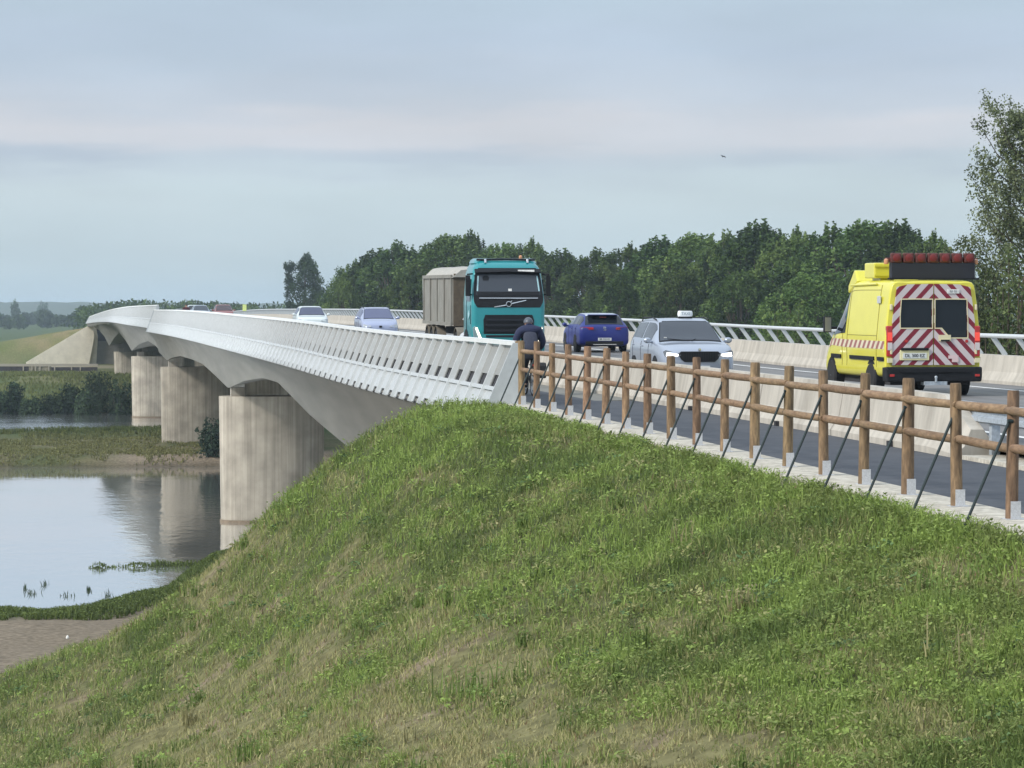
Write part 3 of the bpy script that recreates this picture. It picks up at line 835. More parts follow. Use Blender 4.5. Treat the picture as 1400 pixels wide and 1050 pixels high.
# --- taxi
P_SILVER = paint('pale_silver_blue_paint', (.33, .37, .45), metal=.25)
loc = place_front(14.96, 16.84, 74.5, 4.38)
taxi, TB, TS = car('taxi', 'silver crossover taxi with white roof sign and lit headlights driving towards the viewer', SUV, P_SILVER, loc, PI, lamp='lamp_on', glass=M['glass_pale'], rails=True, sx=.985)
taxi['category'] = 'taxi'
g = MB(); poly = [(-.52, .76), (-.46, .825), (.46, .825), (.52, .76), (.46, .64), (.38, .57), (-.38, .57), (-.46, .64)]
g.prism(poly, 4.26, 4.402); gr = g.build('grille', M['black_plastic'], taxi, bevel=.008)
for s in np.linspace(-.36, .36, 13):
    b = MB(); b.box((s, 4.405, .70), (.012, .012, .20))
    b.build('grille_bar', M['glass'], gr)
em = MB(); em.lathe((0, 4.37, .865), [(.001, 0), (.04, .004), (.04, .012), (.001, .014)], 'y', 14); em.build('emblem', M['chrome'], taxi)
sg = MB(); ring = []
for z, k in ((0, .92), (.05, 1.0), (.11, .97), (.145, .86)):
    ring.append([(.19 * k * math.copysign(abs(math.cos(a)) ** .45, math.cos(a)), .085 * k * math.copysign(abs(math.sin(a)) ** .6, math.sin(a)), z) for a in np.linspace(0, 2 * PI, 28, endpoint=False)])
sg.loft(ring)
sign = sg.build('roof_sign', mat('roof_sign_plastic', (.75, .78, .8), .4), taxi, smooth=True, loc=(-.12, 2.1, 1.66))
bs = MB(); bs.box((0, 0, -.02), (.34, .15, .05)); bs.build('sign_base', M['black_plastic'], sign, bevel=.01)
tm = text_mesh('TAXI', .10); tm.transform(Matrix.Rotation(PI, 4, 'Z')); link('sign_lettering', tm, mat('sign_grey_ink', (.25, .3, .36), .6), sign, loc=(0, .083, .072))
for s in (-1, 1):
    w = MB(); w.tube([(s * .02, 3.34, 1.075), (s * .36 + .2, 3.22, 1.12)], .009, 6); w.build('wiper', M['black_plastic'], taxi)
ds = MB(); ds.box((.55, 2.93, 1.31), (.26, .05, .30)); 
tk = MB(); tk.box((.60, 3.17, 1.13), (.07, .012, .06)); tk.build('windscreen_sticker', M['paint_white'], taxi)
pitch_on_road(taxi, 72, 80)

# --- blue hatchback going away
P_BLUE = paint('deep_blue_paint', (.008, .018, .17), coat=.12, metal=0, rough=.4)
loc = place_rear(20.55, 22.35, 117.5, 4.1)
blue, BB, BS = car('blue_hatchback', 'deep blue hatchback seen from behind, between the cyclist and the silver taxi', HATCH, P_BLUE, loc, 0, plate_text='BR 742 KS', sx=1.09)
sp = MB(); sp.prism([(.50, 1.44), (.24, 1.425), (.26, 1.40), (.6, 1.38)], -.58, .58, 'x'); sp.build('roof_spoiler', P_BLUE, blue, bevel=.01)
rf = BB.patch(1.9, 5.0, 4.15, 7.85, .008, 14, 12); rf.build('roof_sheen', paint('roof_sky_reflection', (.42, .47, .56)), blue, smooth=True)  # pale patch paints the sky's reflection onto the blue roof
em = MB()
for (x0, z0, x1, z1) in ((-.055, .06, .055, .05), (-.055, .06, -.05, .01), (-.05, .01, .05, -.01), (.05, -.01, .055, -.05), (.055, -.06, -.055, -.05)):
    em.cyl((x0, -.0, .89 + z0), (x1, -.0, .89 + z1), .013, n=6)
em.build('emblem', M['chrome'], blue)
tg = MB(); tg.box((0, -.012, .29), (.9, .03, .03)); tg.build('bumper_trim', M['chrome'], blue)
lt = MB(); lt.box((0, .42, 1.33), (.26, .03, .025)); lt.build('brake_lamp', M['red_lamp'], blue)
for s in (-1, 1):
    pass
pitch_on_road(blue, 116, 124)

# --- lavender MPV, white hatchback, red, grey, white van behind
P_LAV = paint('lavender_silver_paint', (.33, .37, .52), metal=.2)
loc = place_front(15.35, 17.1, 148, 4.08)
lav, _, _ = car('lavender_car', 'small lavender silver people carrier oncoming behind the tipper truck', MPV, P_LAV, loc, PI, glass=mat('bluish_vehicle_glass', (.06, .07, .15), .12, spec=.8), rails=True, sz=.98)
em = MB(); em.box((0, 4.10, .66), (.14, .03, .10)); em.build('emblem', M['black_plastic'], lav, bevel=.02)
P_WHT = paint('white_car_paint', (.60, .66, .66), metal=0)
loc = place_front(14.5, 16.2, 175, 4.12)
wht, _, _ = car('white_hatchback', 'white hatchback with black grille oncoming below the lone round tree', HATCH, P_WHT, loc, PI, sz=1.06, glass=mat('white_car_glass', (.05, .06, .11), .12, spec=.7))
gb = MB(); gb.box((0, 4.09, .52), (1.0, .09, .16)); gb.build('grille', M['black_plastic'], wht, bevel=.03)
P_RED = paint('dull_red_paint', (.24, .055, .045), coat=.3)
loc = place_front(15.75, 17.55, 283, 4.08)
red, _, _ = car('red_car', 'dull red car cresting the bridge, ahead of a grey car', MPV, P_RED, loc, PI, glass=mat('red_car_glass', (.05, .03, .035), .2))
P_GRY = paint('grey_blue_paint', (.28, .34, .41), metal=.2)
loc = place_front(14.55, 16.25, 300, 4.12)
gry, _, _ = car('grey_car', 'grey blue hatchback far along the bridge between the walker and the red car', HATCH, P_GRY, loc, PI, sz=1.08, glass=M['glass_pale'])
loc = place_front(14.45, 16.1, 309, 4.08)
wv, _, _ = car('white_car', 'tiny white car at the crest of the bridge partly hidden behind the grey car', MPV, P_WHT, loc, PI, sz=1.0, glass=M['glass'])
loc = place_front(14.1, 15.8, 330, 4.1)
dk, _, _ = car('dark_car', 'tiny dark car farthest along the bridge, left of the distant walker', HATCH, paint('near_black_paint', (.03, .03, .035)), loc, PI, sz=.86, glass=M['glass'])
for o in (lav, wht, red, gry, wv, dk):
    v = o.location.y; pitch_on_road(o, v - 5, v + 1)

# --- yellow service van
VAN = [(0.00, .55, .90, 1.00, .75, 1.00, 1.25, .86, 2.34, 2.40), (.05, .45, .96, 1.035, .75, 1.035, 1.25, .90, 2.38, 2.46), (.6, .40, .97, 1.035, .75, 1.035, 1.25, .90, 2.40, 2.49), (2.6, .38, .97, 1.035, .75, 1.035, 1.25, .90, 2.40, 2.49),
       (3.05, .38, .97, 1.035, .75, 1.035, 1.25, .88, 2.32, 2.42), (3.5, .38, .97, 1.035, .75, 1.03, 1.25, .82, 2.10, 2.19), (4.2, .38, .96, 1.03, .75, 1.0, 1.22, .86, 1.36, 1.42),
       (4.7, .38, .94, 1.0, .72, .92, 1.05, .72, 1.14, 1.18), (4.95, .42, .86, .92, .65, .84, .88, .66, .96, 1.0), (5.05, .48, .74, .8, .62, .74, .78, .6, .86, .9)]
P_YEL = mat('hi_vis_yellow_paint', (.66, .61, .06), .35, coat=.5, var=.03, scale=1)

def chevron_mat():
    m = mat('red_white_chevrons', (.55, .50, .48), .5); nt = m.node_tree; N = nt.nodes; L = nt.links
    tc = N.new('ShaderNodeTexCoord'); sx = N.new('ShaderNodeSeparateXYZ'); L.new(tc.outputs['Object'], sx.inputs[0])
    ab = N.new('ShaderNodeMath'); ab.operation = 'ABSOLUTE'; L.new(sx.outputs['X'], ab.inputs[0])
    mu = N.new('ShaderNodeMath'); mu.operation = 'MULTIPLY_ADD'; mu.inputs[1].default_value = 1.08; L.new(ab.outputs[0], mu.inputs[0]); L.new(sx.outputs['Z'], mu.inputs[2])
    dv = N.new('ShaderNodeMath'); dv.operation = 'DIVIDE'; dv.inputs[1].default_value = .315; L.new(mu.outputs[0], dv.inputs[0])
    fr = N.new('ShaderNodeMath'); fr.operation = 'FRACT'; L.new(dv.outputs[0], fr.inputs[0])
    gt = N.new('ShaderNodeMath'); gt.operation = 'GREATER_THAN'; gt.inputs[1].default_value = .56; L.new(fr.outputs[0], gt.inputs[0])
    mx = N.new('ShaderNodeMix'); mx.data_type = 'RGBA'; L.new(gt.outputs[0], mx.inputs['Factor'])
    mx.inputs['A'].default_value = (.56, .50, .50, 1); mx.inputs['B'].default_value = (.20, .012, .03, 1)
    L.new(mx.outputs['Result'], N['Principled BSDF'].inputs['Base Color'])
    return m
def band_mat():
    m = mat('striped_side_band', (.6, .55, .45), .5); nt = m.node_tree; N = nt.nodes; L = nt.links
    tc = N.new('ShaderNodeTexCoord'); sx = N.new('ShaderNodeSeparateXYZ'); L.new(tc.outputs['Object'], sx.inputs[0])
    ad = N.new('ShaderNodeMath'); ad.operation = 'ADD'; L.new(sx.outputs['Y'], ad.inputs[0]); L.new(sx.outputs['Z'], ad.inputs[1])
    dv = N.new('ShaderNodeMath'); dv.operation = 'DIVIDE'; dv.inputs[1].default_value = .34; L.new(ad.outputs[0], dv.inputs[0])
    fr = N.new('ShaderNodeMath'); fr.operation = 'FRACT'; L.new(dv.outputs[0], fr.inputs[0])
    gt = N.new('ShaderNodeMath'); gt.operation = 'GREATER_THAN'; gt.inputs[1].default_value = .5; L.new(fr.outputs[0], gt.inputs[0])
    mx = N.new('ShaderNodeMix'); mx.data_type = 'RGBA'; L.new(gt.outputs[0], mx.inputs['Factor'])
    mx.inputs['A'].default_value = (.62, .56, .42, 1); mx.inputs['B'].default_value = (.30, .12, .11, 1)
    L.new(mx.outputs['Result'], N['Principled BSDF'].inputs['Base Color'])
    return m

def service_van():
    loc = place_rear(18.07, 20.13, 66.0, 5.05)
    root = thing('service_van', 'yellow road service van with red and white chevrons and a folded roof light panel', 'van', loc)
    root.scale = (1.015, 1.09, 1)
    B = Body(VAN, kt=.30)
    B.mesh(5).build('body', P_YEL, root, smooth=True, angle=40)
    CH = chevron_mat(); BANDM = band_mat(); CREAM = mat('cream_seal', (.68, .62, .40), .5)
    # rear doors: chevron boards around the two windows
    y0, y1 = -.045, -.012
    def door(name, polyo, hole):
        # outer polygon with a window hole, as quads strip between matching outlines
        mb = MB(); n = len(polyo)
        vs = [(x, y0, z) for x, z in polyo] + [(x, y0, z) for x, z in hole] + [(x, y1, z) for x, z in polyo] + [(x, y1, z) for x, z in hole]
        fs = []
        for i in range(n):
            j = (i + 1) % n
            fs += [(i, j, n + j, n + i), (2*n + i, 3*n + i, 3*n + j, 2*n + j), (i, 2*n + i, 2*n + j, j), (n + i, n + j, 3*n + j, 3*n + i)]
        mb.add(vs, fs); return mb
    doors = [
        ([(-.90, .66), (-.012, .66), (-.012, 2.40), (-.55, 2.39), (-.80, 2.33), (-.90, 1.6)], [(-.72, 1.46), (-.035, 1.46), (-.035, 2.06), (-.40, 2.065), (-.70, 2.06), (-.725, 1.7)]),
        ([(.012, .66), (.90, .66), (.90, 1.6), (.80, 2.33), (.55, 2.39), (.012, 2.40)], [(.35, 1.24), (.73, 1.24), (.73, 1.6), (.70, 2.06), (.40, 2.06), (.03, 2.06)])]
    # right window has a cut lower left corner
    doors[1] = ([(.012, .66), (.45, .66), (.90, .66), (.90, 1.6), (.80, 2.33), (.55, 2.39), (.012, 2.40), (.012, 1.5)],
                [(.18, 1.46), (.36, 1.25), (.74, 1.25), (.74, 1.6), (.715, 2.06), (.40, 2.065), (.035, 2.06), (.035, 1.46)])
    for k, (po, ho) in enumerate(doors):
        d = door('rear_door', po, ho).build('rear_door', CH, root)
        g = MB(); g.prism([(x * 1.0, z) for x, z in ho], y1 - .004, y1 + .03); g.build('window', M['glass'], d)
        fm = MB(); n = len(ho); c = (sum(x for x, _ in ho) / n, sum(z for _, z in ho) / n)
        out = [(x + math.copysign(.017, x - c[0]), z + math.copysign(.024, z - c[1])) for x, z in ho]
        vs = [(x, y0 - .008, z) for x, z in out] + [(x, y0 - .008, z) for x, z in ho] + [(x, y0 + .01, z) for x, z in out] + [(x, y0 + .01, z) for x, z in ho]
        fs = []
        for i in range(n):
            j = (i + 1) % n
            fs += [(i, j, n + j, n + i), (i, 2*n + i, 2*n + j, j), (n + i, n + j, 3*n + j, 3*n + i)]
        fm.add(vs, fs); fm.build('window_frame', CREAM, d)
    hd = MB(); hd.box((.24, y0 - .02, 1.19), (.20, .03, .05)); hd.box((.24, y0 - .012, 1.24), (.26, .02, .13)); hd.build('door_handle', CREAM, root)
    hb = MB(); hb.box((.24, y0 - .04, 1.185), (.19, .03, .035)); hb.build('handle_grip', M['black_plastic'], root)
    hg = MB()
    for s in (-1, 1):
        for zz in (.95, 1.9): hg.box((s * .925, -.03, zz), (.05, .06, .12))
    hg.build('door_hinge', CREAM, root, bevel=.01)
    # lamps
    for s in (-1, 1):
        b = MB(); b.box((s * .955, .01, 1.17), (.13, .12, .66)); tl = b.build('tail_light', M['red_lamp'], root, bevel=.02)
        c = MB(); c.box((s * .955, -.045, 1.06), (.10, .03, .16)); c.build('clear_lens', M['white_lamp'], tl)
        c = MB(); c.box((s * .955, -.045, 1.27), (.10, .03, .18)); c.build('lit_lens', M['red_lamp_on'], tl)
        c = MB(); c.box((s * .955, -.045, .76), (.11, .05, .10)); c.build('reflector_pad', CREAM, root)
    # plate
    p = MB(); p.box((-.42, y0 - .012, .87), (.64, .02, .22)); ps = p.build('plate_surround', mat('pale_yellow_plate_surround', (.75, .70, .40), .5), root, bevel=.015)
    p = MB(); p.box((-.42, y0 - .026, .86), (.52, .012, .115)); pl = p.build('number_plate', M['plate'], root)
    link('plate_lettering', text_mesh('DL 300 EZ', .098), M['ink'], pl, loc=(-.42, y0 - .034, .86))
    p = MB(); p.box((-.42, y0 - .03, 1.0), (.60, .05, .055)); p.build('plate_lamp_bar', M['black_plastic'], root, bevel=.01)
    p = MB(); p.box((.43, y0 - .01, .83), (.22, .012, .07)); p.box((.47, y0 - .0105, .76), (.14, .012, .08)); p.build('sticker', mat('pale_sticker', (.66, .5, .5), .5), root)
    p = MB(); p.box((.42, y0 - .01, 2.24), (.27, .012, .09)); q = p.build('sticker', M['paint_white'], root)
    link('sticker_lettering', text_mesh('RF 01', .07), mat('faded_ink', (.3, .3, .3), .6), q, loc=(.42, y0 - .018, 2.24))
    for x in (-.60, .72):
        l = MB(); l.lathe((x, y0 - .012, 1.17), [(.001, -.01), (.035, -.008), (.035, .01), (.001, .01)], 'y', 12); l.build('door_lock', M['red_lamp'], root)
    bm = MB(); bm.prism([(-1.03, .30), (1.03, .30), (1.045, .40), (1.045, .62), (-1.045, .62), (-1.045, .40)], -.13, .22); bp = bm.build('rear_bumper', M['black_plastic'], root, bevel=.03)
    st = MB(); st.box((0, -.14, .52), (1.5, .03, .03)); st.build('bumper_step', M['black_plastic'], bp)
    for s in (-1, 1):
        l = MB(); l.box((s * .93, -.134, .44), (.10, .02, .05)); l.build('reflector', M['red_lamp'], bp)
    tb = MB(); tb.cyl((0.02, -.16, .30), (.02, -.16, .42), .025, n=10); tb.box((.02, -.02, .27), (.5, .25, .08)); tb.lathe((.02, -.16, .40), [(.001, -.035), (.03, -.02), (.035, 0), (.03, .02), (.001, .035)], 'z', 12); tb.build('tow_ball', M['galv_old'], root)
    ub = MB(); ub.box((0, 2.4, .32), (1.7, 4.3, .2)); ub.build('underbody', M['dark_gap'], root)
    # sides
    for s, (a, b) in ((1, (3.2, 3.9)), (-1, (8.1, 8.8))):
        t = (2.55, 2.85) if s > 0 else (9.15, 9.45)
        bd = B.patch(1.1, 6.6, t[0], t[1], .006, 30, 4); bd.build('striped_band', BANDM, root, smooth=True)
        m_ = (1.98, 2.22) if s > 0 else (9.78, 10.02)
        md = B.patch(1.15, 1.92, m_[0], m_[1], .03, 8, 3); md.build('side_moulding', M['black_plastic'], root, smooth=True)
        md = B.patch(2.15, 3.05, m_[0], m_[1], .03, 8, 3); md.build('side_moulding', M['black_plastic'], root, smooth=True)
        md = B.patch(4.7, 5.9, m_[0], m_[1], .03, 8, 3); md.build('side_moulding', M['black_plastic'], root, smooth=True)
        # door window and seams
        B.patch(4.15, 5.78, (3.1 if s > 0 else 8.1), (3.9 if s > 0 else 8.9), .008, 8, 5).build('door_window', M['glass'], root, smooth=True)
        seam = MB()
        def seam_line(s0, ta, tb, w=.022):
            A = np.linspace(ta, tb, 14); Pn = B.S(np.full(14, s0), A)
            seam.tube([(p[0] + s * .0, p[1], p[2]) for p in Pn], .009, 5)
        lo, hi = (1.6, 3.95) if s > 0 else (8.05, 10.4)
        for ss in (2.05, 3.55, 4.55, 6.1): seam_line(ss, lo, hi if ss < 5 else (3.1 if s > 0 else 8.9))
        A = np.linspace(2.05, 3.55, 16); tt = 3.55 if s > 0 else 8.45
        for tq in ((3.82, 3.05) if s > 0 else (8.18, 8.95)):
            Pn = B.S(A, np.full(16, tq)); seam.tube([tuple(p) for p in Pn], .007, 5)
        seam.build('panel_seam', mat('seam_shadow_gap', (.18, .15, .03), .8), root)
        for yy in (1.05, 4.15):
            mb = MB(); mb.cyl((s * .85, yy, .36), (s * 1.037, yy, .36), .405, n=28); mb.build('wheel_arch', M['black_plastic'], root)
            wheel(root, s * .95, yy, .34, .23)
        mr = MB(); mr.tube([(s * .98, 3.95, 1.42), (s * 1.14, 3.93, 1.42)], .035, 8); mr.box((s * 1.20, 3.95, 1.50), (.17, .12, .36)); mo = mr.build('mirror', M['black_plastic'], root, bevel=.03)
        mg = MB(); mg.box((s * 1.20, 3.885, 1.50), (.14, .012, .32)); mg.build('mirror_glass', M['rim'], mo)
        sq = MB(); sq.box((s * .995, .62, 2.06), (.03, .22, .16)); sq.build('side_lamp', M['galv'], root, bevel=.01)
        gu = MB(); gu.tube([(s * .93, 1.0, 2.40), (s * .93, 3.0, 2.38)], .02, 6); gu.build('roof_gutter', P_YEL, root)
        hl = B.patch(7.2, 8.4, (2.5 if s > 0 else 8.6), (3.4 if s > 0 else 9.5), .008, 5, 5); hl.build('headlight', M['lamp_off'], root, smooth=True)
    B.patch(5.06, 5.94, 4.14, 7.86, .006).build('windscreen', M['glass'], root, smooth=True)
    # roof equipment
    rk = MB(); rk.box((.17, .62, 2.68), (1.84, .20, .36)); lp = rk.build('light_panel', mat('navy_black_panel', (.012, .013, .022), .55, var=.1), root, bevel=.012)
    b2 = MB(); b2.box((.19, .58, 2.515), (1.98, .16, .04)); b2.build('panel_base', M['black_plastic'], lp)
    tr = MB(); tr.box((.17, .70, 2.93), (2.0, .14, .08)); tr.build('lamp_rail', mat('worn_red_housing', (.15, .045, .035), .6, var=.2), lp)
    for k in range(7):
        x = -.645 + k * .268
        h = MB(); h.box((x, .57, 2.965), (.25, .14, .215), taper=.93); lh = h.build('lamp_housing', mat('red_lamp_housing', (.085, .018, .014), .5, var=.15) if k == 0 else M['lamp_housing'], lp, bevel=.03)
        if k == 0: M['lamp_housing'] = lh.data.materials[0]
        d = MB(); d.lathe((x, .497, 2.965), [(.085, .01), (.085, -.004), (.075, -.010), (.045, -.016), (.001, -.02)], 'y', 18); d.build('lamp_lens', M['dull_red'], lh, smooth=True)
    for x in (-.84, 1.13):
        a = MB(); a.lathe((x, .62, 2.88), [(.05, -.05), (.055, 0), (.05, .05), (.02, .07)], 'z', 14); a.build('amber_beacon', M['amber'], lp, smooth=True)
    yb = MB(); yb.box((-.57, 1.75, 2.70), (.62, .75, .34)); y = yb.build('roof_locker', P_YEL, root, bevel=.03)
    yh = MB(); yh.box((-.57, 1.362, 2.80), (.62, .03, .035)); yh.box((-.57, 1.362, 2.60), (.62, .03, .035)); yh.build('locker_rib', P_YEL, y)
    yk = MB(); yk.box((-.31, 1.355, 2.66), (.10, .03, .05)); yk.build('locker_latch', M['black_plastic'], y)
    ft = MB(); ft.box((-.57, 1.75, 2.51), (.30, .6, .10)); ft.build('locker_foot', P_YEL, y)
    fr = MB(); fr.prism([(2.75, 2.47), (2.95, 2.72), (3.05, 2.72), (3.5, 2.38), (3.5, 2.2)], -.85, .55, 'x'); fr.build('roof_deflector', P_YEL, root, bevel=.03)
    pitch_on_road(root, 66, 72)
    return root
service_van()

# --- tipper truck
M['slat'] = mat('grille_slat_plastic', (.016, .018, .025), .7, spec=.25)
M['badge'] = mat('pale_door_badge', (.35, .55, .6), .5)
def tipper_truck():
    L = 13.3
    vF = uv(15.6, 103.5)[1]; u = uv(15.66, 103.5)[0]
    root = thing('tipper_truck', 'teal tipper truck with a beige tarp covered body driving towards the viewer', 'truck', (u, vF + L, zroad(vF + 6)), PI)
    TEAL = paint('teal_truck_paint', (.009, .235, .26), coat=.6, metal=.05); TEALD = TEAL
    BLK = M['black_plastic']
    # local: front at y=L, +x is the viewer's left
    Y = L
    # cab shell as loft across heights (plan rings)
    def ring(z, hw, yf, yb, r=.16):
        pts = []
        for cx, cy, a0 in ((hw - r, yf - r, 0), (-hw + r, yf - r, 90), (-hw + .05, yb + .05, 180), (hw - .05, yb + .05, 270)):
            rr = r if a0 < 180 else .05
            for k in range(5):
                a = math.radians(a0 + k * 22.5); pts.append((cx + rr * math.cos(a), cy + rr * math.sin(a), z))
        return pts
    yb = Y - 2.15
    cab = MB(); cab.loft([ring(.95, 1.24, Y - .01, yb), ring(1.9, 1.25, Y, yb), ring(2.02, 1.25, Y - .02, yb), ring(2.25, 1.235, Y - .07, yb), ring(3.0, 1.18, Y - .32, yb + .02, .2), ring(3.20, 1.13, Y - .40, yb + .05, .24), ring(3.36, 1.04, Y - .55, yb + .1, .26), ring(3.42, .9, Y - .75, yb + .25, .3)])
    cab.build('cab', TEAL, root, smooth=True, angle=40)
    def slant(z):  # cab front surface
        zs = [(.95, -.01), (1.9, 0), (2.02, -.02), (2.25, -.07), (3.0, -.32), (3.2, -.40)]
        return Y + float(np.interp(z, [a for a, _ in zs], [b for _, b in zs]))
    def front_panel(poly, off, th=.06):
        mb = MB(); a = [(x, slant(z) + off, z) for x, z in poly]; b = [(x, slant(z) - th, z) for x, z in poly]
        mb.loft([a, b]); return mb
    def strips(rows, off, th=.05):
        mb = MB(); mb.loft([[(-w, slant(z) + off, z), (-w * .5, slant(z) + off, z), (w * .5, slant(z) + off, z), (w, slant(z) + off, z), (w, slant(z) - th, z), (-w, slant(z) - th, z)] for z, w in rows]); return mb
    strips([(1.87, 1.06), (1.9, 1.09), (2.02, 1.16), (2.12, 1.185), (2.25, 1.18), (2.5, 1.165), (2.75, 1.14), (3.0, 1.10), (3.12, 1.04), (3.2, .98)], .012).build('windscreen_surround', BLK, root)
    strips([(2.27, 1.06), (2.31, 1.09), (2.5, 1.085), (2.75, 1.06), (2.95, 1.03), (2.99, .99)], .022, .02).build('windscreen', M['glass_pale'], root)
    # interior glimpses on the dash: a pale paper and a dark dangling ornament
    front_panel([(-.12, 2.42), (0, 2.42), (0, 2.50), (-.12, 2.50)], .03, .0).build('dashboard_paper', M['paint_white'], root)
    front_panel([(.66, 2.78), (.84, 2.78), (.86, 2.88), (.80, 2.94), (.68, 2.94), (.63, 2.88)], .03, .0).build('toll_badge', BLK, root)
    strips([(2.275, 1.05), (2.31, 1.07), (2.40, 1.06)], .027, .02).build('dashboard_edge', BLK, root)
    for sx_ in (-1, 1):
        pb_ = MB(); pb_.loft([[(sx_ * (1.085 - .065 * (z - 2.3) / .7), slant(z) + .03, z), (sx_ * (1.04 - .065 * (z - 2.3) / .7), slant(z) + .03, z), (sx_ * (1.04 - .065 * (z - 2.3) / .7), slant(z), z), (sx_ * (1.085 - .065 * (z - 2.3) / .7), slant(z), z)] for z in (2.42, 2.7, 2.93)]); pb_.build('inner_pillar', M['rim'] if False else M['badge'], root)
    wl = MB(); wl.tube([(x, slant(2.18) + .03, 2.18 + .0 * x) for x in np.linspace(-1.0, 1.0, 5)], .022, 6); wl.build('wiper', M['chrome'], root)
    # sun visor and header plate
    vi = MB(); vi.loft([[(x, slant(3.16) + .10, 3.20 - .03 * abs(x)), (x, slant(3.16) + .24, 3.08 - .03 * abs(x)), (x, slant(3.16) + .20, 3.05 - .03 * abs(x)), (x, slant(3.16) - .02, 3.17 - .03 * abs(x))] for x in np.linspace(-1.12, 1.12, 9)]); vi.build('sun_visor', BLK, root)
    sg = MB(); sg.box((-.62, slant(3.08) + .17, 3.095), (.56, .02, .085), rot=(.3, 0, 0)); s_ = sg.build('header_sign', M['paint_white'], root)
    # top air deflector and roof bars
    df = MB(); df.loft([ring(3.36, 1.08, Y - .62, yb + .1, .2), ring(3.48, 1.02, Y - .78, yb + .1, .2), ring(3.53, .95, Y - .95, yb + .2, .2)]); df.build('roof_fairing', TEAL, root, smooth=True)
    lb = MB(); lb.tube([(x, Y - .72, 3.50 - .02 * abs(x)) for x in np.linspace(-1.0, 1.0, 5)], .035, 8); lb.build('light_bar', M['glass'], root)
    for x in (-.72, .72):
        h = MB(); h.box((x, Y - .60, 3.42), (.08, .14, .15), rot=(.3, 0, 0)); h.build('roof_horn', M['chrome'], root, bevel=.02)
    am = MB(); am.lathe((-.55, Y - .95, 3.57), [(.06, -.05), (.06, .02), (.03, .07)], 'z', 12); am.build('amber_beacon', M['amber'], root)
    # emblem bar
    front_panel([(.10, 1.93), (.50, 1.87), (.50, 1.90), (.10, 1.965)], .03).build('emblem_bar', M['chrome'], root)
    front_panel([(-.60, 2.10), (-.10, 1.985), (-.10, 2.02), (-.60, 2.125)], .03).build('emblem_bar', M['chrome'], root)
    er = MB(); n = 20; R, r = .085, .018
    pts = [(R * math.cos(2*PI*i/n), Y + .03, 1.985 + R * math.sin(2*PI*i/n)) for i in range(n + 1)]
    er.tube(pts, r, 6); er.cyl((-.05, Y + .03, 2.035), (-.11, Y + .03, 2.095), .016, n=6); er.build('emblem', M['chrome'], root)
    # grille
    front_panel([(-.83, .55), (.83, .55), (.86, 1.45), (.80, 1.62), (-.80, 1.62), (-.86, 1.45)], .02, .12).build('grille', BLK, root)
    for z in (.72, .90, 1.08, 1.26, 1.44):
        b = MB(); b.box((0, Y + .03, z), (1.56, .05, .075)); b.build('grille_slat', M['slat'], root, bevel=.01)
    # lower bumper and corner lamps
    bp = MB(); bp.loft([ring(.32, 1.22, Y + .02, Y - .9), ring(.5, 1.25, Y + .05, Y - .9), ring(.97, 1.25, Y + .03, Y - .9)]); bp.build('bumper', TEAL, root, smooth=True, angle=40)
    front_panel([(-.82, .35), (.82, .35), (.84, .62), (-.84, .62)], .07, .1).build('lower_intake', BLK, root)
    for s in (-1, 1):
        hl = MB(); q = [(s * .90, .72), (s * 1.20, .68), (s * 1.22, 1.20), (s * 1.12, 1.25)]
        hl.prism(q, Y - .15, Y + .052); h = hl.build('headlight', mat('truck_lamp_glass', (.20, .30, .33), .15, spec=.8) if s < 0 else M['tlamp'], root, bevel=.015)
        if s < 0: M['tlamp'] = h.data.materials[0]
        dr = MB(); dr.prism([(s * 1.08, 1.20), (s * 1.15, 1.18), (s * .98, .74), (s * .90, .76)], Y + .0, Y + .07); dr.prism([(s * .90, .78), (s * 1.16, .74), (s * 1.16, .68), (s * .88, .70)], Y + .0, Y + .068)
        dr.build('daytime_lamp', mat('lit_daytime_lamp', (.95, .95, .8), .3, emit=1.6, emit_col=(1, .97, .72)) if s < 0 else M['drl'], h)
        if s < 0: M['drl'] = h.children[0].data.materials[0]
        # mirrors on arms
        mi = MB(); mi.box((s * 1.37, Y - .14, 2.60), (.15, .14, .70)); mi.tube([(s * 1.18, Y - .35, 3.0), (s * 1.40, Y - .12, 2.98)], .03, 6); mi.tube([(s * 1.2, Y - .3, 2.3), (s * 1.40, Y - .12, 2.3)], .03, 6)
        mi.build('mirror', BLK, root, bevel=.03)
        # side window and door details
        w = MB(); w.prism([(Y - .42, 2.06), (Y - .55, 2.82), (Y - 1.3, 2.86), (Y - 1.3, 2.08)], s * 1.15, s * 1.262, 'x'); w.build('side_window', M['glass'], root)
        d = MB(); d.prism([(Y - .30, 1.30), (Y - .30, 1.95), (Y - .36, 1.95), (Y - .36, 1.30)], s * 1.2, s * 1.258, 'x'); d.prism([(Y - 1.36, .95), (Y - 1.36, 2.9), (Y - 1.33, 2.9), (Y - 1.33, .95)], s * 1.2, s * 1.258, 'x'); d.build('door_seam', BLK, root)
        st = MB(); st.box((s * 1.12, Y - .95, .45), (.24, .75, .35)); st.build('step', BLK, root, bevel=.03)
        tl = MB(); tl.box((s * 1.262, Y - .72, 1.62), (.012, .30, .22), rot=(0.5, 0, 0)); tl.build('door_badge', M['badge'], root)
    fa = MB()
    for s in (-1, 1): fa.cyl((s * .9, Y - 1.42, .52), (s * 1.262, Y - 1.42, .52), .60, n=28)
    fa.build('wheel_arch', BLK, root)
    for yy in (Y - 1.42, Y - 4.2, 3.6, 2.3, 1.0):
        for s in (-1, 1): wheel(root, s * 1.08, yy, .50, .32, 8)
    ch = MB(); ch.box((0, Y / 2 - .8, .95), (.9, Y - 2.2, .26)); ch.build('chassis', M['dark_gap'], root)
    tk = MB()
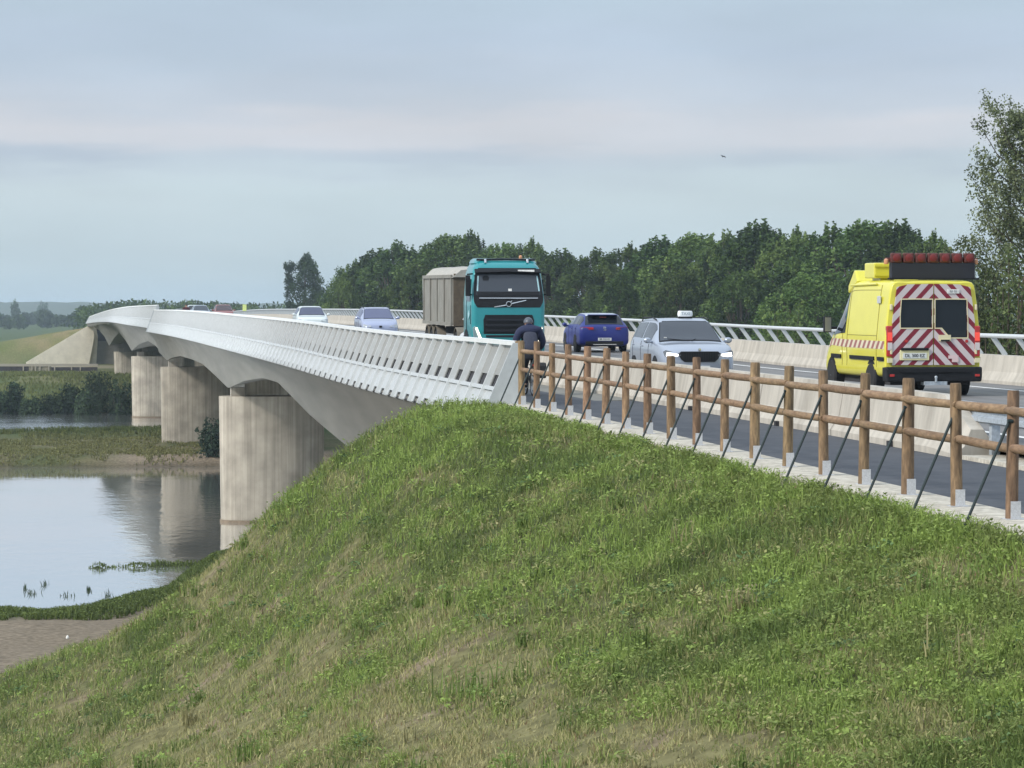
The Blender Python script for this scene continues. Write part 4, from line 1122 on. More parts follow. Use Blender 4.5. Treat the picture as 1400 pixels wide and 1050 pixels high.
    for s in (-1, 1): tk.cyl((s * .95, Y - 2.5, .72), (s * .95, Y - 3.4, .72), .30, n=16)
    tk.build('fuel_tank', M['galv'], root, smooth=True)
    DM = mat('dusty_mudguard', (.17, .15, .12), .8, var=.2)
    for s in (-1, 1):
        for yy in (Y - 4.2, 3.6, 2.3, 1.0): mg = MB(); mg.loft([[(s * .92, yy + .60 * math.cos(a), .55 + .60 * math.sin(a)), (s * 1.25, yy + .60 * math.cos(a), .55 + .60 * math.sin(a)), (s * 1.25, yy + .57 * math.cos(a), .55 + .57 * math.sin(a)), (s * .92, yy + .57 * math.cos(a), .55 + .57 * math.sin(a))] for a in np.linspace(.1, PI - .1, 9)]); mg.build('mudguard', DM, root)
    # tipper body
    BEI = mat('dusty_beige_steel', (.23, .226, .205), .75, var=.14, scale=1.2, col2=(.20, .19, .165), stretch=(1, 1, .5)); DRK = mat('dirty_brown_steel', (.105, .08, .055), .8, var=.25, scale=2)
    y1 = Y - 5.0; y0 = .1
    bd = MB(); bd.loft([[(x, y, z) for x, y in ((-1.25, y0), (1.25, y0), (1.25, y1), (-1.25, y1))] for z in (1.2, 2.95)]); body = bd.build('tipper_body', BEI, root, bevel=.02)
    rb = MB()
    for s in (-1, 1):
        for yy in np.linspace(y0 + .15, y1 - .1, 5): rb.box((s * 1.275, yy, 2.05), (.05, .13, 1.68))
        rb.box((s * 1.28, (y0 + y1) / 2, 2.93), (.06, y1 - y0, .12)); rb.box((s * 1.28, (y0 + y1) / 2, 1.24), (.06, y1 - y0, .12))
    rb.build('side_rib', BEI, body)
    hb = MB(); hb.box((0, y1 + .05, 2.10), (2.42, .08, 1.85)); hb.build('headboard', DRK, body)
    ram = MB(); ram.cyl((0, y1 + .22, 1.0), (0, y1 + .22, 2.7), .09, n=12); ram.cyl((.9, y1 + .2, 1.4), (.3, y1 + .2, 2.2), .03, n=6); ram.build('tipping_ram', M['galv'], root)
    tp = MB(); rings = []; rnd = random.Random(2)
    for y in np.linspace(y0 - .1, y1 + .15, 14):
        rings.append([(x, y, 2.98 + .17 * (1 - (x / 1.3) ** 2) ** .5 * (1 + .3 * math.sin(y * 2.1) + rnd.uniform(-.15, .15)) + (.10 if abs(x) < 1.25 else -.12)) for x in np.linspace(-1.29, 1.29, 9)] + [(1.2, y, 2.9), (-1.2, y, 2.9)])
    tp.loft(rings); tp.build('tarpaulin', mat('cream_tarpaulin', (.36, .345, .31), .8, var=.12, scale=2, bump=.3, bscale=5), root, smooth=True, angle=60)
    tg = MB(); tg.prism([(y0 - .02, 1.25), (y0 - .02, 2.95), (y0 - .28, 2.85), (y0 - .16, 1.9)], -1.27, 1.27, 'x'); tg.build('tailgate', mat('pale_tailgate', (.45, .46, .44), .6, var=.1), body)
    pitch_on_road(root, vF, vF + 9)
    return root
tipper_truck()

# ------------------------------------------------------------------ people and bicycle
def skinned(name, joints, edges, material, parent, rs=1.0, sub=2, rootj=None, loc=None):
    names = list(joints); ix = {k: i for i, k in enumerate(names)}
    m = bpy.data.meshes.new(name); m.from_pydata([joints[k][0] for k in names], [(ix[a], ix[b]) for a, b in edges], [])
    o = bpy.data.objects.new(name, m); COL.objects.link(o)
    o.modifiers.new('Skin', 'SKIN')
    sv = m.skin_vertices[0].data
    for k in names:
        r = joints[k][1]; r = (r, r) if not hasattr(r, '__len__') else r
        sv[ix[k]].radius = (r[0] * rs, r[1] * rs)
        sv[ix[k]].use_root = (k == (rootj or names[0]))
    s = o.modifiers.new('Sub', 'SUBSURF'); s.levels = sub; s.render_levels = sub
    dg = bpy.context.evaluated_depsgraph_get(); dg.update()
    me = bpy.data.meshes.new_from_object(o.evaluated_get(dg)); bpy.data.objects.remove(o)
    me.materials.clear()
    return link(name, me, material, parent, smooth=True, angle=80, loc=loc)

def hand(J, E, wrist, base, d, side, k):
    """five finger chains rooted in the palm"""
    d = Vector(d).normalized(); b = Vector(base); s = Vector(side).normalized(); n = d.cross(s)
    palm = k + '_palm'; J[palm] = (tuple(b + d * .05), (.028, .016)); E.append((wrist, palm))
    for i, ln in enumerate((.068, .078, .072, .056)):
        f = b + d * .085 + s * (.03 - i * .02)
        J[f'{k}_f{i}a'] = (tuple(f), .009); J[f'{k}_f{i}b'] = (tuple(f + d * ln * .55 - n * .012), .0085); J[f'{k}_f{i}c'] = (tuple(f + d * ln * .75 - n * .04), .0075)
        E.extend([(palm, f'{k}_f{i}a'), (f'{k}_f{i}a', f'{k}_f{i}b'), (f'{k}_f{i}b', f'{k}_f{i}c')])
    t = b + d * .03 + s * .04
    J[k + '_ta'] = (tuple(t), .010); J[k + '_tb'] = (tuple(t + d * .03 + s * .012 - n * .02), .009); E.extend([(palm, k + '_ta'), (k + '_ta', k + '_tb')])

SKIN_M = mat('skin', (.45, .27, .20), .55)
NAVY = mat('navy_jacket_cloth', (.014, .020, .058), .85, var=.2, scale=9, bump=.3, bscale=18)
GREY_NAVY = mat('slate_jacket_back', (.035, .040, .065), .85, var=.15, scale=9)
TROU = mat('dark_trouser_cloth', (.016, .018, .026), .85, var=.2, scale=9)

def head_parts(J, E, neck, c, fwd):
    c = Vector(c); fwd = Vector(fwd).normalized()
    J['head_low'] = (tuple(c - Vector((0, 0, .06)) + fwd * .01), (.072, .075)); J['head_mid'] = (tuple(c + Vector((0, 0, .01))), (.082, .092)); J['head_top'] = (tuple(c + Vector((0, 0, .085)) - fwd * .005), (.062, .07))
    E.extend([(neck, 'head_low'), ('head_low', 'head_mid'), ('head_mid', 'head_top')])
    up = Vector((0, 0, 1)); sd = fwd.cross(up).normalized()
    J['nose'] = (tuple(c + fwd * .105 - up * .02), .014); E.append(('head_mid', 'nose'))
    for s in (-1, 1):
        J[f'ear{s}'] = (tuple(c + sd * s * .088 - up * .01), (.008, .022)); E.append(('head_mid', f'ear{s}'))

def face(parent, c, fwd):
    c = Vector(c); fwd = Vector(fwd).normalized(); up = Vector((0, 0, 1)); sd = fwd.cross(up).normalized()
    for s in (-1, 1):
        mb = MB(); mb.lathe(c + fwd * .088 + sd * s * .032 + up * .012, [(.001, -.012), (.010, -.006), (.012, 0), (.010, .006), (.001, .012)], 'z', 10); mb.build('eye', M['paint_white'], parent, smooth=True)
    mb = MB(); mb.box(c + fwd * .088 - up * .062, (.045, .012, .010)); mb.build('mouth', mat('lips', (.30, .12, .10), .5), parent, bevel=.004)

def cyclist():
    u, v = uv(11.86, 75.0); z = float(zp(v))
    # bicycle
    bike = thing('bicycle', 'black city bicycle ridden away along the cycle path', 'bicycle', (u, v, z))
    BK = mat('black_bicycle_paint', (.02, .022, .025), .4, coat=.4)
    RW, FW = Vector((0, -.50, .345)), Vector((0, .62, .345)); BBk = Vector((0, -.05, .31)); SC = Vector((0, -.19, .86)); HT = Vector((0, .40, .95)); HB = Vector((0, .45, .70))
    for c in (RW, FW):
        w = thing('wheel', '', '', c); del w['label']; del w['category']; w.parent = bike
        t = MB(); t.tube([(0, .335 * math.cos(a), .335 * math.sin(a)) for a in np.linspace(0, 2 * PI, 41)], .022, 8); t.build('tyre', M['rubber'], w, smooth=True)
        r = MB(); r.tube([(0, .31 * math.cos(a), .31 * math.sin(a)) for a in np.linspace(0, 2 * PI, 41)], .012, 6)
        for k in range(18): a = 2 * PI * k / 18; r.cyl((0.01 * (-1) ** k, 0, 0), (0, .31 * math.cos(a), .31 * math.sin(a)), .0015, n=4)
        r.cyl((-.04, 0, 0), (.04, 0, 0), .022, n=10); r.build('rim', M['rim'], w, smooth=True)
    f = MB()
    for a, b, r in ((BBk, SC, .017), (SC, HT, .016), (BBk, HB, .02), (HT, HB, .02), (BBk, RW + Vector((.06, 0, 0)), .010), (BBk, RW - Vector((.06, 0, 0)), .010), (SC, RW + Vector((.06, 0, 0)), .009), (SC, RW - Vector((.06, 0, 0)), .009)): f.cyl(a, b, r, n=8)
    f.build('frame', BK, bike, smooth=True)
    fk = MB()
    for s in (-1, 1): fk.tube([HB, HB + Vector((s * .055, .03, -.06)), FW + Vector((s * .055, 0, 0))], .013, 6)
    fk.build('fork', BK, bike, smooth=True)
    hb = MB(); hb.tube([(-.31, .28, 1.08), (-.2, .36, 1.10), (0, .40, 1.06), (.2, .36, 1.10), (.31, .28, 1.08)], .013, 8); hb.cyl(HT, (0, .40, 1.07), .015, n=8); hb.build('handlebar', BK, bike, smooth=True)
    sd = MB(); sd.loft([[(x * w, y, zz) for x, zz in ((-1, .98), (-.7, 1.01), (0, 1.015), (.7, 1.01), (1, .98), (0, .95))] for y, w in ((-.34, .05), (-.30, .085), (-.2, .07), (-.08, .025), (-.03, .015))]); sd.cyl(SC, (0, -.2, .97), .014, n=8); sd.build('saddle', M['black_plastic'], bike, smooth=True)
    mg = MB(); mg.loft([[(s_ * .03, RW.y + .365 * math.cos(a), RW.z + .365 * math.sin(a)) for s_ in (-1, 1)] + [(s_ * .03, RW.y + .37 * math.cos(a), RW.z + .37 * math.sin(a)) for s_ in (1, -1)] for a in np.linspace(.6, 3.3, 14)]); mg.build('mudguard', BK, bike)
    rk = MB(); rk.box((0, -.5, .745), (.13, .42, .02))
    for s in (-1, 1): rk.cyl((s * .06, -.6, .74), (s * .05, -.5, .35), .006, n=5)
    rk.build('luggage_rack', BK, bike)
    cr_ = MB(); cr_.lathe(BBk, [(.09, .045), (.09, .05)], 'x', 20); cr_.cyl(BBk + Vector((.07, 0, 0)), BBk + Vector((.08, .10, .13)), .011, n=6); cr_.cyl(BBk - Vector((.07, 0, 0)), BBk + Vector((-.08, -.10, -.13)), .011, n=6)
    cr_.box(BBk + Vector((.13, .10, .13)), (.09, .08, .02)); cr_.box(BBk + Vector((-.13, -.10, -.13)), (.09, .08, .02)); cr_.build('crankset', M['galv_old'], bike)
    rl = MB(); rl.box((0, -.72, .74), (.08, .03, .05)); rl.build('rear_lamp', M['red_lamp'], bike)
    pb = MB(); pb.prism([(-.70, .42), (-.34, .42), (-.32, .72), (-.36, .80), (-.68, .80), (-.72, .72)], .09, .30, 'x')
    o = pb.build('pannier_bag', mat('black_pannier_cloth', (.018, .019, .022), .8, var=.2), None, bevel=.03, loc=(u, v, z)); tag(o, 'black pannier bag hanging on the right of the bicycle rack', 'bag')
    # rider
    man = thing('person', 'cyclist in navy jacket and dark helmet riding away beside the end of the wooden fence', 'person', (u, v, z))
    J, E = {}, []
    J['pelvis'] = ((0, -.20, 1.05), (.165, .13)); J['waist'] = ((0, -.10, 1.22), (.155, .115)); J['chest'] = ((0, .02, 1.47), (.18, .13)); J['collar'] = ((0, .09, 1.62), (.13, .095)); J['neck'] = ((0, .14, 1.70), (.06, .06))
    E += [('pelvis', 'waist'), ('waist', 'chest'), ('chest', 'collar'), ('collar', 'neck')]
    head_parts(J, E, 'neck', (0, .21, 1.755), (0, 1, -.05))
    for s, k in ((-1, 'l'), (1, 'r')):
        J[k + '_sh'] = ((s * .225, .06, 1.58), .085); J[k + '_el'] = ((s * .345, .06, 1.29), .06); J[k + '_wr'] = ((s * .285, .25, 1.115), .034)
        E += [('collar', k + '_sh'), (k + '_sh', k + '_el'), (k + '_el', k + '_wr')]
        hand(J, E, k + '_wr', (s * .283, .262, 1.112), (0, .9, -.15), (-s, 0, 0), k)
        J[k + '_hip'] = ((s * .10, -.17, .99), .105)
        kn = (s * .13, .23, .80) if s > 0 else (s * .12, .16, .62); ft = (s * .13, .02, .50) if s > 0 else (s * .13, -.17, .26)
        J[k + '_kn'] = (kn, .066); J[k + '_an'] = (ft, .044); J[k + '_toe'] = ((ft[0], ft[1] + .17, ft[2] - .05), (.040, .028)); J[k + '_heel'] = ((ft[0], ft[1] - .04, ft[2] - .06), .032)
        E += [('pelvis', k + '_hip'), (k + '_hip', k + '_kn'), (k + '_kn', k + '_an'), (k + '_an', k + '_toe'), (k + '_an', k + '_heel')]
    JB = {k: (p, tuple(np.array(r) * .74) if k in ('pelvis', 'waist', 'chest', 'collar') else (r * .8 if k.endswith(('_sh', '_el', '_hip', '_kn')) else r)) for k, (p, r) in J.items()}
    body = skinned('body', JB, E, SKIN_M, man, rootj='pelvis')
    face(man, (0, .21, 1.755), (0, 1, 0))
    def sub(keys, grow):
        JJ = {k: (J[k][0], tuple(np.array(J[k][1] if hasattr(J[k][1], '__len__') else (J[k][1],) * 2) + grow)) for k in keys}
        return JJ, [e for e in E if e[0] in JJ and e[1] in JJ]
    a = sub(['pelvis', 'waist', 'chest', 'collar', 'neck', 'l_sh', 'l_el', 'l_wr', 'r_sh', 'r_el', 'r_wr'], .034); jk = skinned('jacket', *a, NAVY, man, rootj='pelvis')
    pan = {'b0': ((0, -.28, 1.06), (.17, .06)), 'b1': ((0, -.215, 1.24), (.20, .06)), 'b2': ((0, -.115, 1.44), (.205, .06)), 'b3': ((0, -.04, 1.56), (.15, .05))}
    skinned('back_panel', pan, [('b0', 'b1'), ('b1', 'b2'), ('b2', 'b3')], GREY_NAVY, jk)
    hd = {'h0': ((0, .08, 1.66), (.125, .10)), 'h1': ((0, .12, 1.735), (.115, .10))}
    skinned('collar', hd, [('h0', 'h1')], NAVY, jk)
    a = sub(['pelvis', 'l_hip', 'l_kn', 'l_an', 'r_hip', 'r_kn', 'r_an'], .016); skinned('trousers', *a, TROU, man, rootj='pelvis')
    for k in 'lr':
        a = sub([k + '_an', k + '_toe', k + '_heel'], .012); skinned('shoe', *a, M['black_plastic'], man, rootj=k + '_an')
    he = MB(); rings = []
    for t in np.linspace(0, PI / 2, 7):
        rings.append([(.118 * math.cos(t) * math.cos(p), .21 + .145 * math.cos(t) * math.sin(p), 1.765 + .135 * math.sin(t)) for p in np.linspace(0, 2 * PI, 22, endpoint=False)])
    he.loft(rings); he.build('helmet', mat('dark_grey_helmet', (.07, .08, .10), .45), man, smooth=True, angle=60)
cyclist()

def walker():
    u, v = uv(12.15, 262.0); z = float(zp(v))
    man = thing('person', 'distant walker in dark red clothes at the crest of the bridge, beside the far cars', 'person', (u, v, z), PI); man.scale = (1.08, 1.08, 1.08)
    J, E = {}, []
    J['pelvis'] = ((0, 0, .95), (.155, .11)); J['waist'] = ((0, 0, 1.10), (.15, .10)); J['chest'] = ((0, .01, 1.30), (.18, .115)); J['collar'] = ((0, 0, 1.43), (.12, .08)); J['neck'] = ((0, .01, 1.52), .056)
    E += [('pelvis', 'waist'), ('waist', 'chest'), ('chest', 'collar'), ('collar', 'neck')]
    head_parts(J, E, 'neck', (0, .02, 1.65), (0, -1, 0))
    for s, k in ((-1, 'l'), (1, 'r')):
        J[k + '_sh'] = ((s * .20, 0, 1.39), .07); J[k + '_el'] = ((s * .26, .03, 1.12), .05); J[k + '_wr'] = ((s * .25, -.06, .90), .033)
        E += [('collar', k + '_sh'), (k + '_sh', k + '_el'), (k + '_el', k + '_wr')]
        hand(J, E, k + '_wr', (s * .25, -.065, .88), (0, -.15, -1), (0, -1, 0), k)
        J[k + '_hip'] = ((s * .10, 0, .90), .10); J[k + '_kn'] = ((s * .10, -.10 * s, .50), .064); J[k + '_an'] = ((s * .10, -.18 * s + .05, .09), .042); J[k + '_toe'] = ((s * .11, -.18 * s - .10, .035), (.04, .028))
        E += [('pelvis', k + '_hip'), (k + '_hip', k + '_kn'), (k + '_kn', k + '_an'), (k + '_an', k + '_toe')]
    JB = {k: (p, tuple(np.array(r) * .74) if k in ('pelvis', 'waist', 'chest', 'collar') else (r * .8 if k.endswith(('_sh', '_el', '_hip', '_kn')) else r)) for k, (p, r) in J.items()}
    skinned('body', JB, E, SKIN_M, man, rootj='pelvis', sub=1)
    face(man, (0, .02, 1.65), (0, -1, 0))
    def sub(keys, grow):
        JJ = {k: (J[k][0], tuple(np.array(J[k][1] if hasattr(J[k][1], '__len__') else (J[k][1],) * 2) + grow)) for k in keys}
        return JJ, [e for e in E if e[0] in JJ and e[1] in JJ]
    skinned('jacket', *sub(['pelvis', 'waist', 'chest', 'collar', 'neck', 'l_sh', 'l_el', 'l_wr', 'r_sh', 'r_el', 'r_wr'], .04), mat('dark_red_cloth', (.06, .012, .02), .85), man, rootj='pelvis', sub=1)
    skinned('trousers', *sub(['pelvis', 'l_hip', 'l_kn', 'l_an', 'r_hip', 'r_kn', 'r_an'], .016), TROU, man, rootj='pelvis', sub=1)
    h = {'a': ((0, .05, 1.62), (.115, .11)), 'b': ((0, .045, 1.73), (.10, .10))}
    skinned('hair', h, [('a', 'b')], mat('dark_hair', (.02, .014, .01), .7), man, sub=1)
walker()

# --- fluorescent marker panel by the far barrier
def marker():
    u, v = uv(23.0, 352); z = float(zp(v)) + ZR
    t = thing('marker_panel', 'small fluorescent yellow marker panel on a post by the far barrier', 'road sign', (u, v, z))
    a = MB(); a.cyl((0, 0, 0), (0, 0, 1.3), .04, n=8); a.build('post', M['galv'], t)
    b = MB(); b.box((0, -.05, 1.45), (.44, .03, .75)); b.build('panel', mat('fluorescent_yellow', (.75, .85, .30), .5), t, bevel=.01)
marker()
def bird():
    c = px(988.5, 214.5, 260)
    mb = MB(); rings = []
    for y, r in ((-.16, .01), (-.10, .035), (0, .05), (.10, .04), (.16, .02), (.20, .004)):
        rings.append([(y, r * math.cos(a), r * .9 * math.sin(a)) for a in np.linspace(0, 2 * PI, 8, endpoint=False)])
    mb.loft(rings)
    for s in (-1, 1):
        mb.loft([[(.07 - .05 * t, s * t * .42, .02 + .12 * t - .1 * t * t), (-.06 + .02 * t, s * t * .42, .02 + .12 * t - .1 * t * t), (-.06 + .02 * t, s * t * .42, .005 + .12 * t - .1 * t * t), (.07 - .05 * t, s * t * .42, .005 + .12 * t - .1 * t * t)] for t in (.05, .5, 1)])
    o = mb.build('bird', mat('dark_feathers', (.03, .035, .04), .8), None, smooth=True, loc=c)
    o.rotation_euler = (.3, -.25, .25)
    tag(o, 'small dark bird flying alone in the sky', 'bird')
bird()

# ------------------------------------------------------------------ vegetation
class Leaves:
    def __init__(self): self.P = []; self.C = []
    def add(self, rng, c, r, n, size, col, cvar=.18, up=.35, aspect=.55):
        d = rng.normal(size=(n, 3)); d /= np.linalg.norm(d, axis=1, keepdims=True)
        p = np.asarray(c) + d * np.asarray(r) * (rng.random((n, 1)) ** .45)
        a = rng.normal(size=(n, 3)); a[:, 2] += up * 2; a /= np.linalg.norm(a, axis=1, keepdims=True)
        b = np.cross(a, rng.normal(size=(n, 3))); b /= np.linalg.norm(b, axis=1, keepdims=True)
        s = size * rng.uniform(.6, 1.4, (n, 1))
        q = np.stack([p - a * s * .5, p + b * s * aspect * .5 - a * s * .05, p + a * s * .5, p - b * s * aspect * .5 + a * s * .05], 1)
        cc = np.asarray(col) * (1 + rng.uniform(-cvar, cvar, (n, 1)))
        self.P.append(q); self.C.append(np.repeat(cc[:, None, :], 4, 1))
    def mesh(self, name, m, parent=None, loc=None):
        P = np.concatenate(self.P).reshape(-1, 3); C = np.concatenate(self.C).reshape(-1, 3)
        return np_mesh(name, P, [np.arange(len(P)).reshape(-1, 4)], m, parent, cols=C, loc=loc)

G_D = np.array([.027, .050, .017]); G_M = np.array([.068, .114, .031]); G_L = np.array([.122, .175, .05])

def dense_tree(seed, H, W, leaf, n_leaf, dark, mid, light):
    """full rounded crown of many small clumps with feathery upright tips"""
    rng = np.random.default_rng(seed); tr = MB(); lv = Leaves()
    tr.tube([(0, 0, -.5), (0, 0, H * .2), (rng.normal() * .1, rng.normal() * .1, H * .5), (rng.normal() * .2, rng.normal() * .2, H * .82)], [H * .018, H * .015, H * .010, H * .003], 8)
    lobes = [(rng.uniform(0, 2 * PI), rng.uniform(.2, .85), rng.uniform(.7, 1.25)) for _ in range(9)]
    cl = []
    for k in range(190):
        t = rng.random() ** .85; a = rng.uniform(0, 2 * PI)
        prof = math.sin(PI * (.16 + .80 * t)) ** .75
        lob = 1 + .32 * max((math.cos(a - la) * math.exp(-((t - lt) / .16) ** 2) * lr for la, lt, lr in lobes))
        rad = W * .5 * prof * min(lob, 1.3) * rng.uniform(.62, 1.0) ** .5
        c = np.array([math.cos(a) * rad, math.sin(a) * rad, H * (.03 + .90 * t)])
        r = W * rng.uniform(.055, .10)
        mix = rng.random(); col = dark * (1 - mix / .55) + mid * mix / .55 if mix < .55 else mid * (1 - (mix - .55) / .45) + light * (mix - .55) / .45
        cl.append((c, (r, r, r * rng.uniform(1.3, 2.1)), col, 1.0))
    for k in range(64):
        a = rng.uniform(0, 2 * PI); rr = W * .38 * rng.random() ** .6; z = H * (.97 - .42 * (rr / (W * .42)) ** 2 * .8) * rng.uniform(.94, 1.02)
        mix = rng.random(); cl.append((np.array([math.cos(a) * rr + .02 * H, math.sin(a) * rr, z]), (W * .022, W * .022, H * .062), mid * (1 - mix) + light * mix, .55))
        if k % 3 == 0: tr.tube([(0, 0, H * .35), (math.cos(a) * rr * .6, math.sin(a) * rr * .6, H * .6), (math.cos(a) * rr, math.sin(a) * rr, z)], [H * .007, H * .004, H * .001], 5)
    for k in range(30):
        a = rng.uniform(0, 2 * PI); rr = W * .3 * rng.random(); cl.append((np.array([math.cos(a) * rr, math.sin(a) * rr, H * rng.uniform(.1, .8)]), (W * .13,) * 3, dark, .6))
    tot = sum(c[3] for c in cl)
    for c, r, col, w in cl: lv.add(rng, c, r, int(n_leaf * w / tot), leaf, col, cvar=.25, up=.2)
    return tr, lv

def grow_tree(seed, H, W, leaf, n_leaf, spires, dark=G_D, light=G_L, base=.12, sparse=False, lean=.12, tip=.05):
    """trunk and limbs (MB) and crown leaves for one tree"""
    rng = np.random.default_rng(seed); tr = MB(); lv = Leaves()
    tr.tube([(0, 0, -.5), (0, 0, H * .2), (rng.normal() * .1, rng.normal() * .1, H * .5), (rng.normal() * .2, rng.normal() * .2, H * .85)], [H * .018, H * .015, H * .010, H * .003], 8)
    clumps = []
    for k in range(spires):
        a = 2 * PI * (k / spires * 2.618) + rng.uniform(-.3, .3); f = (k + .5) / spires
        h0 = H * (base * .8 + .45 * f * rng.uniform(.6, 1.2)); rad = W * .5 * (1 - .55 * f) * rng.uniform(.55, 1.05)
        h1 = H * (.55 + .44 * f ** .7) * rng.uniform(.90, 1.0)
        e = np.array([math.cos(a) * rad + lean * H * .15, math.sin(a) * rad, h1]); s = np.array([0, 0, h0])
        mid = s * .5 + e * .5 + np.array([math.cos(a), math.sin(a), 0]) * rad * .35 - np.array([0, 0, (h1 - h0) * .12])
        tr.tube([s, mid, e], [H * .008, H * .005, H * .0015], 5)
        m = 6
        for j in range(m):
            t = (j + .6) / m; c = (1 - t) ** 2 * s + 2 * t * (1 - t) * mid + t * t * e
            r = W * (.20 * (1 - t) + tip * 1.5) * rng.uniform(.75, 1.25)
            clumps.append((c + rng.normal(size=3) * W * .04, r, t))
        for j in range(3):
            c = e + np.array([rng.normal() * W * .06, rng.normal() * W * .06, H * rng.uniform(-.05, .04)])
            clumps.append((c, W * tip * rng.uniform(.9, 1.5), 1))
    # low skirt
    if not sparse:
        for k in range(int(spires * 1.2)):
            a = rng.uniform(0, 2 * PI); rr = W * .42 * rng.uniform(.5, 1); clumps.append((np.array([math.cos(a) * rr, math.sin(a) * rr, H * rng.uniform(base * .5, .4)]), W * .15 * rng.uniform(.8, 1.2), .3))
    vol = np.array([c[1] ** 1.9 for c in clumps]); vol /= vol.sum()
    for (c, r, t), w in zip(clumps, vol):
        n = max(6, int(n_leaf * w)); mix = rng.random() ** 1.3
        lv.add(rng, c, (r, r, r * 1.45), n, leaf, dark * (1 - mix) + light * mix)
    return tr, lv

def tree_proto(name, *a, fn=None, **k):
    tr, lv = (fn or grow_tree)(*a, **k)
    root = bpy.data.objects.new(name, None); COL.objects.link(root)
    tr.build('trunk', M['bark'], root, smooth=True); lv.mesh('crown', M['foliage'], root)
    return root

def wood():
    protos = [tree_proto('tree', 100 + i, 16, W, .30, 26000, d, m, l, fn=dense_tree) for i, (W, d, m, l) in enumerate((
        (8.0, G_D, G_M, G_L), (7.4, G_D * .85, G_M * .75, G_M * 1.1), (8.5, G_M * .8, G_M * 1.15, G_L * 1.1), (6.6, G_D, G_M * .9, G_L * .9), (7.6, G_D * .95, G_M * .95, G_L * .85)))]
    used = set(); rnd = random.Random(3)
    T = [
        # x, top y, depth, width scale, proto, label
        (482, 356, 520, .95, 0, 'leftmost leafy tree of the wood behind the bridge, just right of the white hatchback'),
        (512, 340, 500, 1.1, 1, 'dark green tree of the wood rising between the white hatchback and the lavender car'),
        (540, 330, 480, 1.2, 4, 'dark round tree of the wood directly above the lavender car'),
        (575, 336, 520, 1.1, 0, 'bushy tree of the wood above the rear of the truck tarp'),
        (612, 318, 455, 1.15, 2, 'tallest light green tree just left of the teal truck cab'),
        (640, 316, 470, .9, 3, 'spiky topped tree showing over the left corner of the truck cab'),
        (684, 330, 460, 1.1, 2, 'tree peeping above the middle of the teal truck roof'),
        (722, 327, 450, 1.0, 0, 'pale wispy tree above the right corner of the teal truck roof'),
        (765, 340, 430, 1.15, 1, 'dark tree of the wood just right of the truck mirror'),
        (812, 340, 420, 1.15, 4, 'dark green tree of the wood directly above the blue hatchback'),
        (856, 334, 410, 1.1, 0, 'mid green tree of the wood between the blue hatchback and the taxi'),
        (900, 322, 400, 1.1, 1, 'dark tree of the wood above the left half of the taxi'),
        (948, 316, 390, 1.1, 2, 'green tree of the wood directly above the taxi roof sign'),
        (990, 316, 375, 1.0, 4, 'dark tree of the wood just right of the taxi roof sign'),
        (1036, 300, 360, 1.1, 1, 'tall dark tree midway between the taxi and the yellow van'),
        (1082, 312, 355, 1.0, 0, 'broad dark tree with blue green foliage left of the yellow van mirror'),
        (1132, 306, 340, 1.1, 4, 'tall tree of the wood above the bonnet of the yellow van'),
        (1182, 298, 330, 1.1, 2, 'tallest tree of the wood above the yellow van roof locker'),
        (1228, 300, 325, 1.0, 1, 'dark tree of the wood behind the roof lamps of the yellow van'),
        (1270, 318, 320, .95, 0, 'last tree at the right end of the wood, behind the end of the roof lamps'),
        (1306, 352, 330, .9, 4, 'low tree in the gap between the wood and the tall poplar at the right edge'),
        (470, 382, 470, .75, 2, 'lower light green tree in front of the wood beside the white hatchback'),
        (560, 362, 430, 1.0, 4, 'lower dark tree in front of the wood above the gap between lavender car and truck'),
        (845, 372, 380, 1.0, 3, 'lower tree in front of the wood right of the blue hatchback roof'),
        (930, 362, 360, 1.0, 0, 'lower tree in front of the wood behind the taxi roof'),
        (1012, 368, 340, 1.0, 2, 'lower tree in front of the wood above the taxi bonnet right side'),
        (1100, 372, 300, 1.1, 2, 'pale green bushy tree standing in front of the wood just left of the yellow van'),
        (1160, 368, 315, 1.0, 4, 'lower tree in front of the wood, hidden partly by the yellow van cab'),
    ]
    for (x, ty, Z, ws, k, lab) in T:
        p = px(x, ty, Z); g = float(height(np.array([p.x]), np.array([p.y]))[0]); H = p.z - g
        o = protos[k] if k not in used else dup_tree(protos[k]); used.add(k)
        o.location = (p.x, p.y, g); o.scale = (ws * H / 16 * 1.22, ws * H / 16 * 1.22, H / 16 * .985); o.rotation_euler = (0, 0, rnd.uniform(-.5, .5))
        tag(o, lab, 'tree', 'trees of the wood behind the bridge')
    # light shrubs at the foot of the wood
    sh = tree_proto('shrub', 140, 6, 5.0, .30, 2500, 9, dark=G_M, light=G_L * 1.25, base=.02, tip=.06)
    for i, (x, ty, Z, lab) in enumerate(((755, 424, 300, 'pale green shrub showing over the railing between truck and blue hatchback'), (1068, 412, 262, 'pale green shrub behind the railing left of the yellow van mirror'), (806, 420, 330, 'pale shrub behind the roof of the blue hatchback'))):
        p = px(x, ty, Z); g = float(height(np.array([p.x]), np.array([p.y]))[0]); o = sh if i == 0 else dup_tree(sh)
        H = p.z - g; o.location = (p.x, p.y, g); o.scale = (H / 6 * .75, H / 6 * .75, H / 6); tag(o, lab, 'shrub', 'shrubs at the foot of the wood')
    # thick undergrowth that closes the foot of the wood
    lv = Leaves(); rng = np.random.default_rng(77)
    for k in range(330):
        x = rng.uniform(462, 1345); Z = np.interp(x, [438, 1345], [500, 330]) + rng.uniform(-35, 40); q = px(x, 428, Z)
        g = -8.2; h = rng.uniform(2.0, 8.6); mix = rng.random() ** 2
        lv.add(rng, (q.x, q.y, g + h * .55), (3.2, 3.2, h * .55), 60, .62, G_D * (1 - mix) + G_M * mix)
